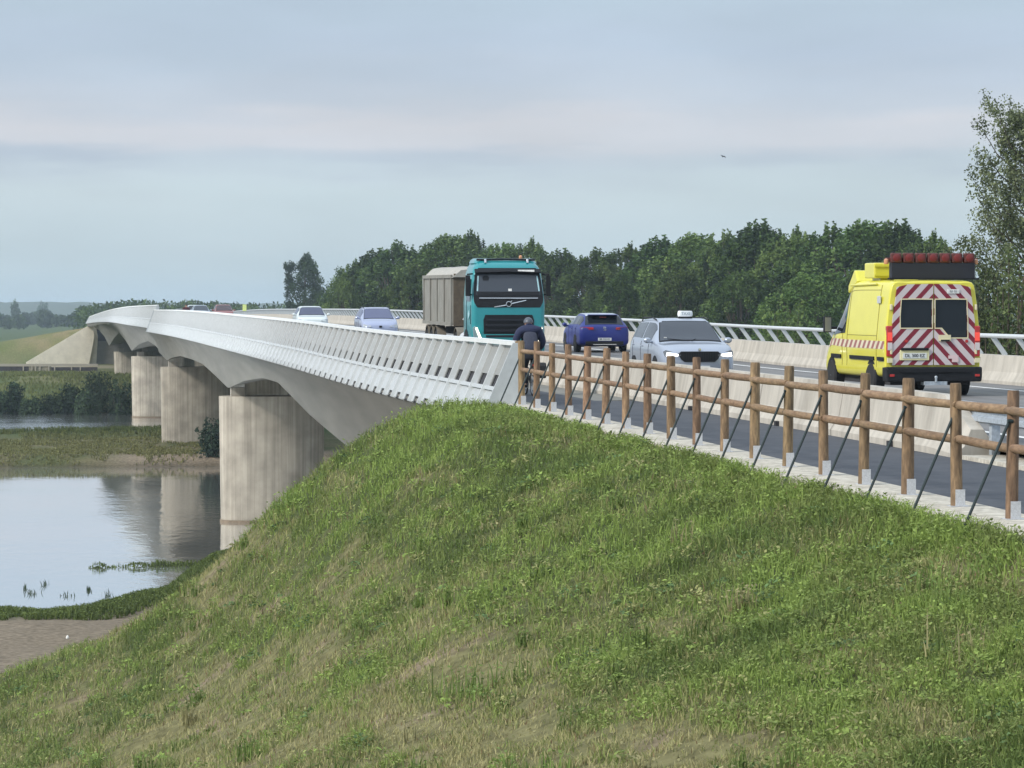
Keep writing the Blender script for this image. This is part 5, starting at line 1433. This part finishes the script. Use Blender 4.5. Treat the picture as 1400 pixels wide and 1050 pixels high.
    o = lv.mesh('undergrowth', M['foliage']); tag(o, 'dense dark undergrowth filling the foot of the wood behind the bridge', 'undergrowth', kind='stuff')
wood()

def lone_and_tall():
    # lone tree on the far bank
    Z = 700; b = px(414, 342, Z); g = float(height(np.array([b.x]), np.array([b.y]))[0]); H = b.z - g
    rng = np.random.default_rng(5); tr = MB(); lv = Leaves()
    tr.tube([(0, 0, -.5), (.2, 0, H * .3), (.5, .2, H * .6), (.6, 0, H * .9)], [.45, .38, .25, .08], 8)
    tr.tube([(.1, 0, H * .34), (-1.6, 0, H * .5), (-2.4, .2, H * .72)], [.22, .15, .05], 6); tr.tube([(.3, 0, H * .42), (2.2, 0, H * .55), (2.8, 0, H * .7)], [.2, .12, .05], 6)
    for k in range(110):
        t = rng.random(); z = H * (.36 + .57 * t); w = 3.3 * math.sin(min(1, .16 + t * .92) * PI) ** .6 + .4
        lv.add(rng, (.8 + rng.uniform(-1, 1) * w, rng.uniform(-1, 1) * w, z), (1.05, 1.05, 1.25), 110, .42, G_D * .75 + G_M * .3 * rng.random())
    for k in range(30):
        lv.add(rng, (-3.0 + rng.uniform(-1, 1) * .95, rng.uniform(-1, 1), H * (.40 + .46 * rng.random())), (.8, .8, 1.0), 90, .4, G_D * .8)
    for k in range(12):
        lv.add(rng, (rng.uniform(-4.5, 4.5), rng.uniform(-1, 1), H * (.22 + .12 * rng.random())), (1.2, 1.2, 1.4), 60, .5, G_D * .9)
    t = thing('tree', 'lone tall dark tree with a small side crown standing apart left of the wood', 'tree', (b.x, b.y, g)); tr.build('trunk', M['bark'], t, smooth=True); lv.mesh('crown', M['foliage'], t)
    # tall sparse poplar at the right edge
    Z = 150; b = px(1408, 134, Z); g = float(height(np.array([b.x]), np.array([b.y]))[0]); H = b.z - g
    rng = np.random.default_rng(8); tr = MB(); lv = Leaves(); PD = np.array([.105, .14, .056]); PLt = np.array([.25, .30, .16])
    tr.tube([(0, 0, -.5), (.1, 0, H * .4), (0, .1, H * .97)], [.26, .18, .03], 8)
    for k in range(84):
        f = k / 83; h0 = H * (.30 + .62 * f); a = k * 2.4; ln = (4.7 * (1 - .42 * f) if f < .93 else 1.2) * rng.uniform(.55, 1.1)
        e = np.array([math.cos(a) * ln * .86, math.sin(a) * ln * .86, h0 + ln * rng.uniform(.55, 1.05)]); s = np.array([0, 0, h0]); mid = (s + e) / 2 + np.array([math.cos(a), math.sin(a), -.2]) * ln * .12
        tr.tube([s, mid, e], [.045, .028, .006], 5)
        for j in range(9):
            t_ = .30 + .74 * j / 8; c = (1 - t_) ** 2 * s + 2 * t_ * (1 - t_) * mid + t_ * t_ * e; mix = rng.random()
            lv.add(rng, c + rng.normal(size=3) * .15, (.42, .42, .48), 44, .16, PD * (1 - mix) + PLt * mix, up=.1)
    t = thing('poplar_tree', 'tall poplar with airy silvery leaves at the right edge', 'tree', (b.x, b.y, g)); tr.build('trunk', M['bark'], t, smooth=True); lv.mesh('crown', M['foliage'], t)
    for i, (x, ty, Z, W, lab) in enumerate(((1392, 322, 138, 4.6, 'dense olive green bushy tree below the tall poplar at the right edge'), (1352, 352, 146, 3.0, 'smaller olive bushy tree just right of the yellow van roof lamps'))):
        b = px(x, ty, Z); g = float(height(np.array([b.x]), np.array([b.y]))[0]); H = b.z - g
        tr, lv = grow_tree(60 + i, H, W, .20, 11000, 14, dark=np.array([.062, .090, .030]), light=np.array([.115, .145, .056]), base=.05, tip=.06)
        t = thing('bushy_tree', lab, 'tree', (b.x, b.y, g)); tr.build('trunk', M['bark'], t, smooth=True); lv.mesh('crown', M['foliage'], t)
lone_and_tall()

def bank_bushes():
    for i, (x, ty, by, Z, W, lab) in enumerate((
        (-6, 534, 566, 369, 4.0, 'dark bush at the left edge of the far bank'), (18, 522, 566, 371, 2.6, 'narrow upright dark bush near the left end of the far bank'), (40, 546, 567, 369, 3.6, 'low dark bush on the far bank beside the sandy gap'),
        (72, 545, 566, 371, 4.2, 'low spreading dark bush in the middle of the far bank'), (98, 528, 566, 372, 3.6, 'mid sized dark bush left of the biggest bush on the far bank'), (132, 510, 568, 373, 5.4, 'biggest dark willow bush on the far bank left of the third pier'),
        (164, 520, 570, 369, 3.8, 'dark bush tucked against the third bridge pier'), (116, 532, 566, 367, 3.0, 'low bush in front of the biggest bush on the far bank'))):
        b = px(x, ty, Z); g = min(float(height(np.array([b.x]), np.array([b.y]))[0]), b.z - 1.2); H = b.z - g
        tr, lv = grow_tree(200 + i, H, W, .34, 2600, 10, dark=np.array([.018, .034, .020]), light=np.array([.058, .092, .044]), base=.02, tip=.07)
        t = thing('bush', lab, 'bush', (b.x, b.y, g), group='bushes on the far bank'); tr.build('stems', M['bark'], t, smooth=True); lv.mesh('crown', M['foliage'], t)
    b = px(287, 572, 246); g = float(height(np.array([b.x]), np.array([b.y]))[0]); H = b.z - g
    tr, lv = grow_tree(230, H, 2.3, .24, 2200, 11, dark=np.array([.026, .046, .03]), light=np.array([.055, .085, .055]), base=.02, tip=.05)
    t = thing('willow_shrub', 'young grey green willow shrub on the sandbar just left of the nearest pier', 'shrub', (b.x, b.y, g)); tr.build('stems', M['bark'], t, smooth=True); lv.mesh('crown', M['foliage'], t)
bank_bushes()

def far_woods():
    rng = np.random.default_rng(9)
    def mass(xa, xb, Za, Zb, topf, n, leaf, cols, name, lab):
        lv = Leaves()
        for k in range(n):
            x = rng.uniform(xa, xb); Z = rng.uniform(Za, Zb); q = px(x, topf(x) + rng.exponential(5), Z); g = -8.0
            h = max(3, q.z - g); w = rng.uniform(3.0, 5.5); mix = rng.random()
            for j in range(5):
                zz = g + h * (.12 + .80 * (j + .5) / 5); ww = w * math.sin((.15 + .72 * (j + .5) / 5) * PI)
                lv.add(rng, (q.x + rng.normal() * w * .2, q.y + rng.normal() * w * .2, zz), (ww, ww, h * .16), 26, leaf, cols[0] * (1 - mix) + cols[1] * mix)
        o = lv.mesh(name, M['foliage']); tag(o, lab, 'wood', kind='stuff')
    mass(-60, 132, 1500, 2500, lambda x: 426 + 4 * math.sin(x * .09), 150, 2.2, (G_D, G_M), 'far_wood', 'hazy blue green woodland beyond the far levee at the left')
    mass(112, 450, 900, 1150, lambda x: np.interp(x, [112, 135, 160, 195, 230, 270, 330, 370, 400, 450], [416, 412, 409, 408, 409, 409, 412, 413, 407, 405]), 190, 1.2, (G_D * .9, G_M), 'far_wood', 'dark line of distant trees just above the crest of the bridge')
    for i, (x, ty, Z, W, lab) in enumerate(((20.5, 410, 1900, 6.0, 'narrow hazy poplar rising above the far woodland at the left edge'), (59, 412, 2300, 10, 'small rounded hazy tree top on the skyline right of the narrow poplar'))):
        b = px(x, ty, Z); H = b.z + 8
        tr, lv = grow_tree(300 + i, H, W, 1.1, 1500, 9, dark=G_D, light=G_M, base=.05, tip=.10)
        t = thing('tree', lab, 'tree', (b.x, b.y, -8)); tr.build('trunk', M['bark'], t); lv.mesh('crown', M['foliage'], t)
    # wooded ridge on the horizon
    us = np.linspace(-1400, 2600, 520); mb = MB(); rings = []
    c0 = Vector((SN, CS)) * 3600
    for u in us:
        top = 7.0 + 6.5 * float(fbm(u * .004, 1.3, 71)) + 3.4 * float(fbm(u * .07, 2.2, 72))
        base_u = u; v = 3560
        rings.append([(base_u, v - 300, -9), (base_u, v - 120, top * .45), (base_u, v, top), (base_u, v + 300, -9)])
    mb.loft(rings)
    struct(mb.build('hills', mat('wooded_ridge', (.045, .065, .035), .95, var=.3, scale=.02), smooth=True), 'low hazy wooded ridge along the horizon', 'hills')
far_woods()

def far_wall():
    Z = 476; off = px(60, 512, Z)
    t = thing('retaining_wall', 'long low dark boarded wall with pale posts on the far bank', 'wall', tuple(off))
    def at(x, y): p = px(x, y, Z) - off; return p
    a, b = at(-40, 500), at(136, 500); h = 12 / F * Z
    d = (b - a).normalized()
    def seg(name, x0, x1, y0, y1, th, m, dz=0):
        p0, p1 = at(x0, y1), at(x1, y1); q = at(x0, y0); n = Vector((d.y, -d.x, 0))
        mb = MB(); z0, z1 = p0.z, q.z
        mb.loft([[(p0.x + n.x * dz, p0.y + n.y * dz, z0), (p0.x + n.x * dz, p0.y + n.y * dz, z1), (p0.x + n.x * (dz - th), p0.y + n.y * (dz - th), z1), (p0.x + n.x * (dz - th), p0.y + n.y * (dz - th), z0)],
                 [(p1.x + n.x * dz, p1.y + n.y * dz, z0), (p1.x + n.x * dz, p1.y + n.y * dz, z1), (p1.x + n.x * (dz - th), p1.y + n.y * (dz - th), z1), (p1.x + n.x * (dz - th), p1.y + n.y * (dz - th), z0)]])
        mb.build(name, m, t)
    DK = mat('dark_tarred_boards', (.035, .03, .035), .8, var=.4, scale=.8); PL = mat('pale_wall_concrete', (.33, .30, .25), .85, var=.15)
    seg('boards', -40, 39, 501, 512, .2, DK); seg('boards', 70, 133, 502, 513, .2, DK)
    seg('coping', -40, 134, 497.5, 500.8, .5, PL, .1); seg('footing', 39.3, 128, 513.5, 517, .4, PL, .25); seg('pale_panel', 39.2, 69.8, 501, 513, .18, mat('pale_boards', (.22, .20, .15), .85, var=.3, scale=.8), -.02)
    for x in (31, 43, 48, 54, 66, 74, 97, 109): seg('post', x, x + 1.6, 500.9, 513, .12, PL, .12)
far_wall()

# ------------------------------------------------------------------ grass
def grass():
    rng = np.random.default_rng(42)
    Ps, Cs, Fs3, Fs4 = [], [], [], []; base = [0]
    def blades(u, v, z, h, w, col, lean=.5):
        n = len(u); a = rng.uniform(0, 2 * PI, n); dx, dy = np.cos(a), np.sin(a)
        la = rng.uniform(0, 2 * PI, n); L = h * rng.uniform(.05, lean, n) ; lx, ly = np.cos(la) * L, np.sin(la) * L
        b0 = np.stack([u - dx * w * .5, v - dy * w * .5, z], -1); b1 = np.stack([u + dx * w * .5, v + dy * w * .5, z], -1)
        m0 = np.stack([u + lx * .35 - dx * w * .4, v + ly * .35 - dy * w * .4, z + h * .6], -1); m1 = np.stack([u + lx * .35 + dx * w * .4, v + ly * .35 + dy * w * .4, z + h * .6], -1)
        t = np.stack([u + lx, v + ly, z + h], -1)
        P = np.stack([b0, b1, m1, m0, t], 1); k = base[0] + np.arange(n)[:, None] * 5
        Fs4.append(k + np.array([0, 1, 2, 3])); Fs3.append(k + np.array([3, 2, 4]))
        Ps.append(P.reshape(-1, 3)); Cs.append(np.repeat(col[:, None, :], 5, 1).reshape(-1, 3)); base[0] += n * 5
    def leaves(u, v, z, s, col):
        n = len(u); a = rng.uniform(0, 2 * PI, n); t = rng.uniform(-.7, .7, n); dx = np.stack([np.cos(a), np.sin(a), t], -1) * s[:, None]; dy = np.stack([-np.sin(a) * .6, np.cos(a) * .6, rng.uniform(-.4, .4, n)], -1) * s[:, None]
        c = np.stack([u, v, z], -1); P = np.stack([c - dx * .5, c + dy * .5, c + dx * .5, c - dy * .5], 1); k = base[0] + np.arange(n)[:, None] * 4
        Fs4.append(k + np.array([0, 1, 2, 3])); Ps.append(P.reshape(-1, 3)); Cs.append(np.repeat(col[:, None, :], 4, 1).reshape(-1, 3)); base[0] += n * 4
    def flush(name, lab):
        V = np.concatenate(Ps); C = np.concatenate(Cs); blocks = []
        if Fs4: blocks.append(np.concatenate(Fs4))
        if Fs3: blocks.append(np.concatenate(Fs3))
        o = np_mesh(name, V, blocks, M['grass'], cols=C); tag(o, lab, 'grass', kind='stuff')
        Ps.clear(); Cs.clear(); Fs3.clear(); Fs4.clear(); base[0] = 0
    def samp(n, Z0, Z1, x0=-160, x1=1640, power=1.0):
        Z = Z0 * (Z1 / Z0) ** rng.random(n)          # even in log depth = even over the picture rows
        x = rng.uniform(x0, x1, n); D = (x - 60) * Z / F
        u = D * CS; v = Z / CS - D * SN
        return u, v, Z
    lush = np.array([.235, .315, .082]); green = np.array([.190, .240, .072]); deep = np.array([.080, .135, .036]); straw = np.array([.375, .345, .175]); brown = np.array([.23, .16, .09]); olive = np.array([.30, .30, .125])
    def field(n, Z0, Z1, hs):
        u, v, Z = samp(n, Z0, Z1); k = (u < 9.93); u, v, Z = u[k], v[k], Z[k]
        z = height(u, v); k = (z > -10.9); u, v, Z, z = u[k], v[k], Z[k], z[k]
        d = dryness(u, v); tuft = fbm(u * 1.7, v * 1.7, 91, 3); clump = fbm(u * .6, v * .6, 92, 3)
        keep = rng.random(len(u)) < np.clip(1.25 - .55 * np.clip(d, 0, 1.1) + (tuft - .5) * 1.7, .32, 1)
        u, v, Z, z, d, tuft, clump = (q[keep] for q in (u, v, Z, z, d, tuft, clump))
        r = rng.random(len(u)); dd = np.clip(d * .8 + (r - .5) * 1.1, 0, 1)[:, None]
        g = np.where((clump > .55)[:, None], lush, green); g = np.where((clump < .40)[:, None], deep * .5 + g * .5, g)
        mid = np.where(rng.random((len(u), 1)) < .5, olive, green)
        col = np.where(dd < .45, g * (1 - dd / .45) + mid * dd / .45, mid * (1 - (dd - .45) / .55) + straw * (dd - .45) / .55)
        col = np.where((rng.random(len(u)) < .035)[:, None] & (dd > .3), brown, col)
        col = col * rng.uniform(.75, 1.25, (len(u), 1))
        h = hs * (.45 + 1.0 * tuft) * rng.uniform(.5, 1.35, len(u)) * (1.15 - .5 * np.clip(d, 0, 1)); h = h * (1 + .5 * sstep(50, 66, v))
        w = .0075 + .00017 * Z * rng.uniform(.7, 1.5, len(u))
        blades(u, v, z - .01, h, w, col, .9)
        # broad leaves of clover and weeds in the green parts
        q = (np.clip(d, 0, 1) < .55) & (rng.random(len(u)) < .55); 
        s = (.020 + .0005 * Z[q]) * rng.uniform(.6, 1.5, q.sum())
        leaves(u[q] + rng.normal(0, .03, q.sum()), v[q] + rng.normal(0, .03, q.sum()), z[q] + h[q] * rng.uniform(.3, 1.0, q.sum()), s, col[q] * rng.uniform(.8, 1.3, (q.sum(), 1)))
    field(255000, 16, 34, .105); field(210000, 34, 88, .14)
    # tall dark stalks and docks scattered on the slope
    for k in range(150):
        Z = 20 * (70 / 20) ** rng.random(); x = rng.uniform(-40, 1440); D = (x - 60) * Z / F; u = D * CS; v = Z / CS - D * SN
        if u > 9.2: continue
        z = float(height(np.array([u]), np.array([v]))[0])
        if z < -10: continue
        m = rng.integers(12, 40); hh = rng.uniform(.14, .40); sp = rng.uniform(.03, .22)
        uu = u + rng.normal(0, sp, m); vv = v + rng.normal(0, sp, m); tone = (deep * .5 + green * .5) * rng.uniform(.8, 1.6) if rng.random() < .85 else straw * .8
        blades(uu, vv, np.full(m, z), hh * rng.uniform(.4, 1.1, m), np.full(m, .010 + .00022 * Z), np.repeat(tone[None], m, 0) * rng.uniform(.8, 1.25, (m, 1)), .4)
        leaves(uu, vv, z + hh * rng.uniform(.15, 1.0, m), np.full(m, .03 + .0008 * Z), np.repeat(tone[None], m, 0) * rng.uniform(.8, 1.3, (m, 1)))
    # low mounds of broad leaved weeds
    for k in range(3000):
        Z = 18 * (82 / 18) ** rng.random(); x = rng.uniform(-90, 1470); D = (x - 60) * Z / F; u = D * CS; v = Z / CS - D * SN
        if u > 9.75: continue
        d = float(dryness(np.array([u]), np.array([v]))[0]); z = float(height(np.array([u]), np.array([v]))[0])
        if z < -10 or rng.random() < .95 * d: continue
        R = rng.uniform(.06, .26); hh = R * rng.uniform(.5, 1.0); m = int(14 + 130 * R)
        a = rng.uniform(0, 2 * PI, m); rr = R * rng.random(m) ** .5; uu = u + np.cos(a) * rr; vv = v + np.sin(a) * rr * 1.6
        t = rng.random(); tone = (lush if t < .34 else green if t < .72 else np.array([.12, .19, .075]) if t < .88 else olive) * rng.uniform(.8, 1.25)
        leaves(uu, vv, z + hh * (1 - (rr / R) ** 2) * rng.uniform(.5, 1.0, m) + .03, np.full(m, .026 + .00075 * Z) * rng.uniform(.6, 1.4, m), np.repeat(tone[None], m, 0) * rng.uniform(.65, 1.35, (m, 1)))
    # dead stalks lying flat
    n = 9000; u, v, Z = samp(n, 17, 70); k = (u < 9.6); u, v, Z = u[k], v[k], Z[k]; z = height(u, v); k = (z > -10.8) & (dryness(u, v) > .2); u, v, Z, z = u[k], v[k], Z[k], z[k]; n = len(u)
    leaves(u, v, z + .02, .028 + .0007 * Z, np.repeat((straw * .95)[None], n, 0) * rng.uniform(.6, 1.2, (n, 1)))
    # taller fringe along the kerb and over the crest at the end of the fence
    n = 18000; v = rng.uniform(16, 72, n); u = 9.86 - rng.exponential(.28, n); k = fbm(u * 2, v * 1.1, 95) > .42; u, v = u[k], v[k]; z = height(u, v); n = len(u)
    c = np.where((fbm(u, v * .8, 96) > .5)[:, None], lush, green) * rng.uniform(.75, 1.3, (n, 1)); h = rng.uniform(.08, .26, n)
    blades(u, v, z, h, .009 + .00022 * v, c, .8); leaves(u, v, z + h * rng.uniform(.3, 1, n), .035 + .0006 * v, c)
    flush('grass', 'green and straw coloured grass and weeds covering the near embankment')
    # white umbels on the slope edge near the nearest pier
    for (x, y, Z) in ((293, 745, 76), (411, 660, 75), (394, 678, 75)):
        pass
    # shore and spit plants
    n = 95000; u = rng.uniform(-9, 11, n); v = rng.uniform(108, 152, n); z = height(u, v)
    edge = _edge(u)
    k = (z > WATER - .12) & ((np.abs(v - edge) < 13 + 6 * (fbm(u * .5, v * .3, 97) - .5)) | ((v > 143) & (u > .4))); u, v, z = u[k], v[k], z[k]; n = len(u)
    c = (green * .5 + deep * .2) * rng.uniform(.7, 1.4, (n, 1)); h = rng.uniform(.06, .34, n) * (.4 + fbm(u * .9, v * .9, 98)) * np.where(v > 143, .7, 1.0)
    blades(u, v, np.maximum(z, WATER - .05), h, np.full(n, .05), c, .7); leaves(u, v, z + h * .8, np.full(n, .10), c)
    for x, y, w_ in ((41, 813, 10), (91, 816, 12), (146, 816, 6), (60, 800, 4), (33, 806, 3), (120, 808, 3)):
        Zw = 12.2 * F / (y - 428); q = px(x, y, Zw); m = 26
        uu = q.x + rng.normal(0, w_ * Zw / F * .55, m); vv = q.y + rng.normal(0, .5, m)
        blades(uu, vv, np.full(m, WATER - .03), rng.uniform(.05, .42, m) ** 1.3, np.full(m, .035), np.repeat((deep * .35)[None], m, 0), .9)
    flush('shore_plants', 'low green plants along the near water edge and on the mud spit')
    n = 50000; u = rng.uniform(-24, 16, n); v = rng.uniform(240, 322, n); z = height(u, v); q = fbm(u * .3, v * .15, 99)
    k = (z > WATER + .08) & (q > .42); u, v, z, q = u[k], v[k], z[k], q[k]; n = len(u); gf = sstep(278, 300, v)[:, None]
    c = ((olive * .65) * (1 - gf) + green * .5 * gf) * rng.uniform(.7, 1.3, (n, 1)); h = rng.uniform(.08, .30, n) * (1 + 1.2 * gf[:, 0])
    blades(u, v, z, h, np.full(n, .09), c, .7); leaves(u, v, z + h * .7, np.full(n, .16), c)
    flush('island_plants', 'low grass and herbs on the sandbar below the second pier')
    n = 40000; u = rng.uniform(-60, 14, n); v = rng.uniform(380, 470, n); z = height(u, v); k = fbm(u * .15, v * .1, 101) > .35; u, v, z = u[k], v[k], z[k]; n = len(u)
    c = (green * .4 + olive * .22) * rng.uniform(.7, 1.3, (n, 1)); h = rng.uniform(.1, .5, n)
    blades(u, v, z, h, np.full(n, .16), c, .7)
    flush('meadow_grass', 'meadow grass on the far bank behind the bushes')
grass()
def pebble():
    b = px(91, 866, 106); z = float(height(np.array([b.x]), np.array([b.y]))[0])
    mb = MB(); mb.loft([[(r * math.cos(a) * 1.0, r * .7 * math.sin(a), zz) for a in np.linspace(0, 2 * PI, 9, endpoint=False)] for r, zz in ((.03, -.02), (.06, .02), (.055, .06), (.035, .10), (.012, .13))])
    o = mb.build('litter', mat('white_litter', (.75, .75, .72), .5), None, smooth=True, loc=(b.x, b.y, z)); tag(o, 'small white scrap lying on the near sandy shore', 'litter')
pebble()

# ------------------------------------------------------------------ sky, sun, haze, camera
SUN_AZ, SUN_EL = math.radians(-110), math.radians(34)
def sky():
    w = bpy.data.worlds.new('World'); scene.world = w; w.use_nodes = True
    nt = w.node_tree; N = nt.nodes; L = nt.links; bg = N['Background']
    st = N.new('ShaderNodeTexSky'); st.sky_type = 'NISHITA'; st.sun_disc = False; st.sun_elevation = SUN_EL; st.sun_rotation = SUN_AZ
    st.air_density = 1.0; st.dust_density = 1.5; st.ozone_density = 1.5
    K = .1
    tc = N.new('ShaderNodeTexCoord'); sp = N.new('ShaderNodeSeparateXYZ'); L.new(tc.outputs['Generated'], sp.inputs[0])
    # cloud sheets: noise stretched along the horizon shifts the height of the bands
    mp = N.new('ShaderNodeMapping'); mp.inputs['Scale'].default_value = (9, 9, 70); L.new(tc.outputs['Generated'], mp.inputs['Vector'])
    n1 = N.new('ShaderNodeTexNoise'); n1.inputs['Scale'].default_value = 1.0; n1.inputs['Detail'].default_value = 5; n1.inputs['Roughness'].default_value = .55; L.new(mp.outputs[0], n1.inputs['Vector'])
    sh = N.new('ShaderNodeMapRange'); sh.inputs['To Min'].default_value = -.013; sh.inputs['To Max'].default_value = .013; L.new(n1.outputs['Fac'], sh.inputs['Value'])
    ad = N.new('ShaderNodeMath'); ad.operation = 'ADD'; L.new(sp.outputs['Z'], ad.inputs[0]); L.new(sh.outputs[0], ad.inputs[1])
    mr = N.new('ShaderNodeMapRange'); mr.inputs['From Min'].default_value = 0; mr.inputs['From Max'].default_value = .14; L.new(ad.outputs[0], mr.inputs['Value'])
    cr = N.new('ShaderNodeValToRGB'); R = cr.color_ramp
    def srgb(*c): return tuple(((q / 255) / 12.92 if q / 255 < .04045 else ((q / 255 + .055) / 1.055) ** 2.4) / (K * EXPO) for q in c) + (1,)
    EXPO = 2 ** SKY_EXP
    stops = [(0, (192, 215, 229)), (.10, (198, 218, 229)), (.28, (203, 219, 228)), (.312, (199, 214, 225)), (.342, (186, 200, 217)), (.365, (189, 202, 218)), (.392, (211, 216, 226)), (.44, (214, 217, 226)), (.49, (199, 209, 223)), (.62, (190, 205, 224)), (.75, (192, 210, 226)), (1, (200, 213, 226))]
    ZEN = 2.0
    while len(R.elements) < len(stops): R.elements.new(.5)
    for e, (p, c) in zip(R.elements, stops): e.position = p; e.color = srgb(*c)
    L.new(mr.outputs[0], cr.inputs[0])
    # a second set of bands without the grey bar, blended in along the horizon
    cr2 = N.new('ShaderNodeValToRGB'); R2 = cr2.color_ramp
    st2 = [(0, (192, 215, 229)), (.10, (198, 218, 229)), (.28, (204, 221, 230)), (.34, (202, 217, 228)), (.40, (210, 216, 227)), (.47, (203, 212, 225)), (.60, (190, 206, 224)), (.75, (188, 206, 224)), (1, (197, 212, 226))]
    while len(R2.elements) < len(st2): R2.elements.new(.5)
    for e, (p, c) in zip(R2.elements, st2): e.position = p; e.color = srgb(*c)
    L.new(mr.outputs[0], cr2.inputs[0])
    mp3 = N.new('ShaderNodeMapping'); mp3.inputs['Scale'].default_value = (9, 9, 30); mp3.inputs['Location'].default_value = (2.3, .4, 0); L.new(tc.outputs['Generated'], mp3.inputs['Vector'])
    n3 = N.new('ShaderNodeTexNoise'); n3.inputs['Scale'].default_value = 1.0; n3.inputs['Detail'].default_value = 3; L.new(mp3.outputs[0], n3.inputs['Vector'])
    m3 = N.new('ShaderNodeMapRange'); m3.inputs['From Min'].default_value = .46; m3.inputs['From Max'].default_value = .68; m3.inputs['To Max'].default_value = .85; L.new(n3.outputs['Fac'], m3.inputs['Value'])
    mb_ = N.new('ShaderNodeMix'); mb_.data_type = 'RGBA'; L.new(m3.outputs[0], mb_.inputs['Factor']); L.new(cr.outputs[0], mb_.inputs['A']); L.new(cr2.outputs[0], mb_.inputs['B'])
    # broken patches so the sheets do not run as straight stripes
    mp2 = N.new('ShaderNodeMapping'); mp2.inputs['Scale'].default_value = (7, 7, 26); L.new(tc.outputs['Generated'], mp2.inputs['Vector'])
    n2 = N.new('ShaderNodeTexNoise'); n2.inputs['Scale'].default_value = 1.3; n2.inputs['Detail'].default_value = 6; L.new(mp2.outputs[0], n2.inputs['Vector'])
    m2 = N.new('ShaderNodeMapRange'); m2.inputs['From Min'].default_value = .35; m2.inputs['From Max'].default_value = .65; m2.inputs['To Min'].default_value = .945; m2.inputs['To Max'].default_value = 1.05; L.new(n2.outputs['Fac'], m2.inputs['Value'])
    mu = N.new('ShaderNodeMix'); mu.data_type = 'RGBA'; mu.blend_type = 'MULTIPLY'; mu.inputs['Factor'].default_value = 1; L.new(mb_.outputs['Result'], mu.inputs['A']); L.new(m2.outputs[0], mu.inputs['B'])
    mx = N.new('ShaderNodeMix'); mx.data_type = 'RGBA'; mx.inputs['Factor'].default_value = .88
    # an overcast dome brightens towards the zenith
    zr = N.new('ShaderNodeMapRange'); zr.inputs['From Min'].default_value = .10; zr.inputs['From Max'].default_value = .9; zr.inputs['To Min'].default_value = 1; zr.inputs['To Max'].default_value = ZEN; L.new(sp.outputs['Z'], zr.inputs['Value'])
    mz = N.new('ShaderNodeMix'); mz.data_type = 'RGBA'; mz.blend_type = 'MULTIPLY'; mz.inputs['Factor'].default_value = 1; L.new(mu.outputs['Result'], mz.inputs['A']); L.new(zr.outputs[0], mz.inputs['B'])
    L.new(st.outputs[0], mx.inputs['A']); L.new(mz.outputs['Result'], mx.inputs['B'])
    L.new(mx.outputs['Result'], bg.inputs['Color']); bg.inputs['Strength'].default_value = K
SKY_EXP = 0.35
sky()
sl = bpy.data.lights.new('sun', 'SUN'); sl.energy = 2.7; sl.angle = math.radians(10); sl.color = (1, .95, .87)
so = bpy.data.objects.new('sun', sl); COL.objects.link(so)
d = Vector((math.sin(SUN_AZ) * math.cos(SUN_EL), math.cos(SUN_AZ) * math.cos(SUN_EL), math.sin(SUN_EL)))
so.rotation_euler = d.to_track_quat('Z', 'Y').to_euler()

def haze():
    mb = MB(); mb.box((0, 3300, 3), (16400, 8200, 36)); o = mb.build('haze', None)
    m = bpy.data.materials.new('haze_air'); m.use_nodes = True; nt = m.node_tree; nt.nodes.clear()
    out = nt.nodes.new('ShaderNodeOutputMaterial'); v = nt.nodes.new('ShaderNodeVolumePrincipled')
    v.inputs['Color'].default_value = (.72, .87, 1, 1); v.inputs['Density'].default_value = HAZE; v.inputs['Anisotropy'].default_value = 0
    nt.links.new(v.outputs[0], out.inputs['Volume']); o.data.materials.append(m)
    tag(o, 'thin pale haze that fades the far woods and ridge to blue', 'haze', kind='stuff')
HAZE = .00016
haze()

cam = bpy.data.cameras.new('camera'); co = bpy.data.objects.new('camera', cam); COL.objects.link(co)
cam.sensor_width = 36; cam.lens = 36 * F / 1400; cam.clip_start = .5; cam.clip_end = 20000
co.location = (0, 0, 0); co.rotation_euler = (PI / 2 - math.atan((525 - HOR) / F), 0, -TH)
scene.camera = co
scene.view_settings.view_transform = 'Standard'; scene.view_settings.look = 'None'; scene.view_settings.exposure = .35; scene.view_settings.gamma = 1
scene.cycles.use_denoising = True
try: scene.cycles.denoiser = 'OPENIMAGEDENOISE'
except Exception: pass
scene.cycles.max_bounces = 6; scene.cycles.diffuse_bounces = 3; scene.cycles.glossy_bounces = 3; scene.cycles.transparent_max_bounces = 4; scene.cycles.volume_bounces = 0
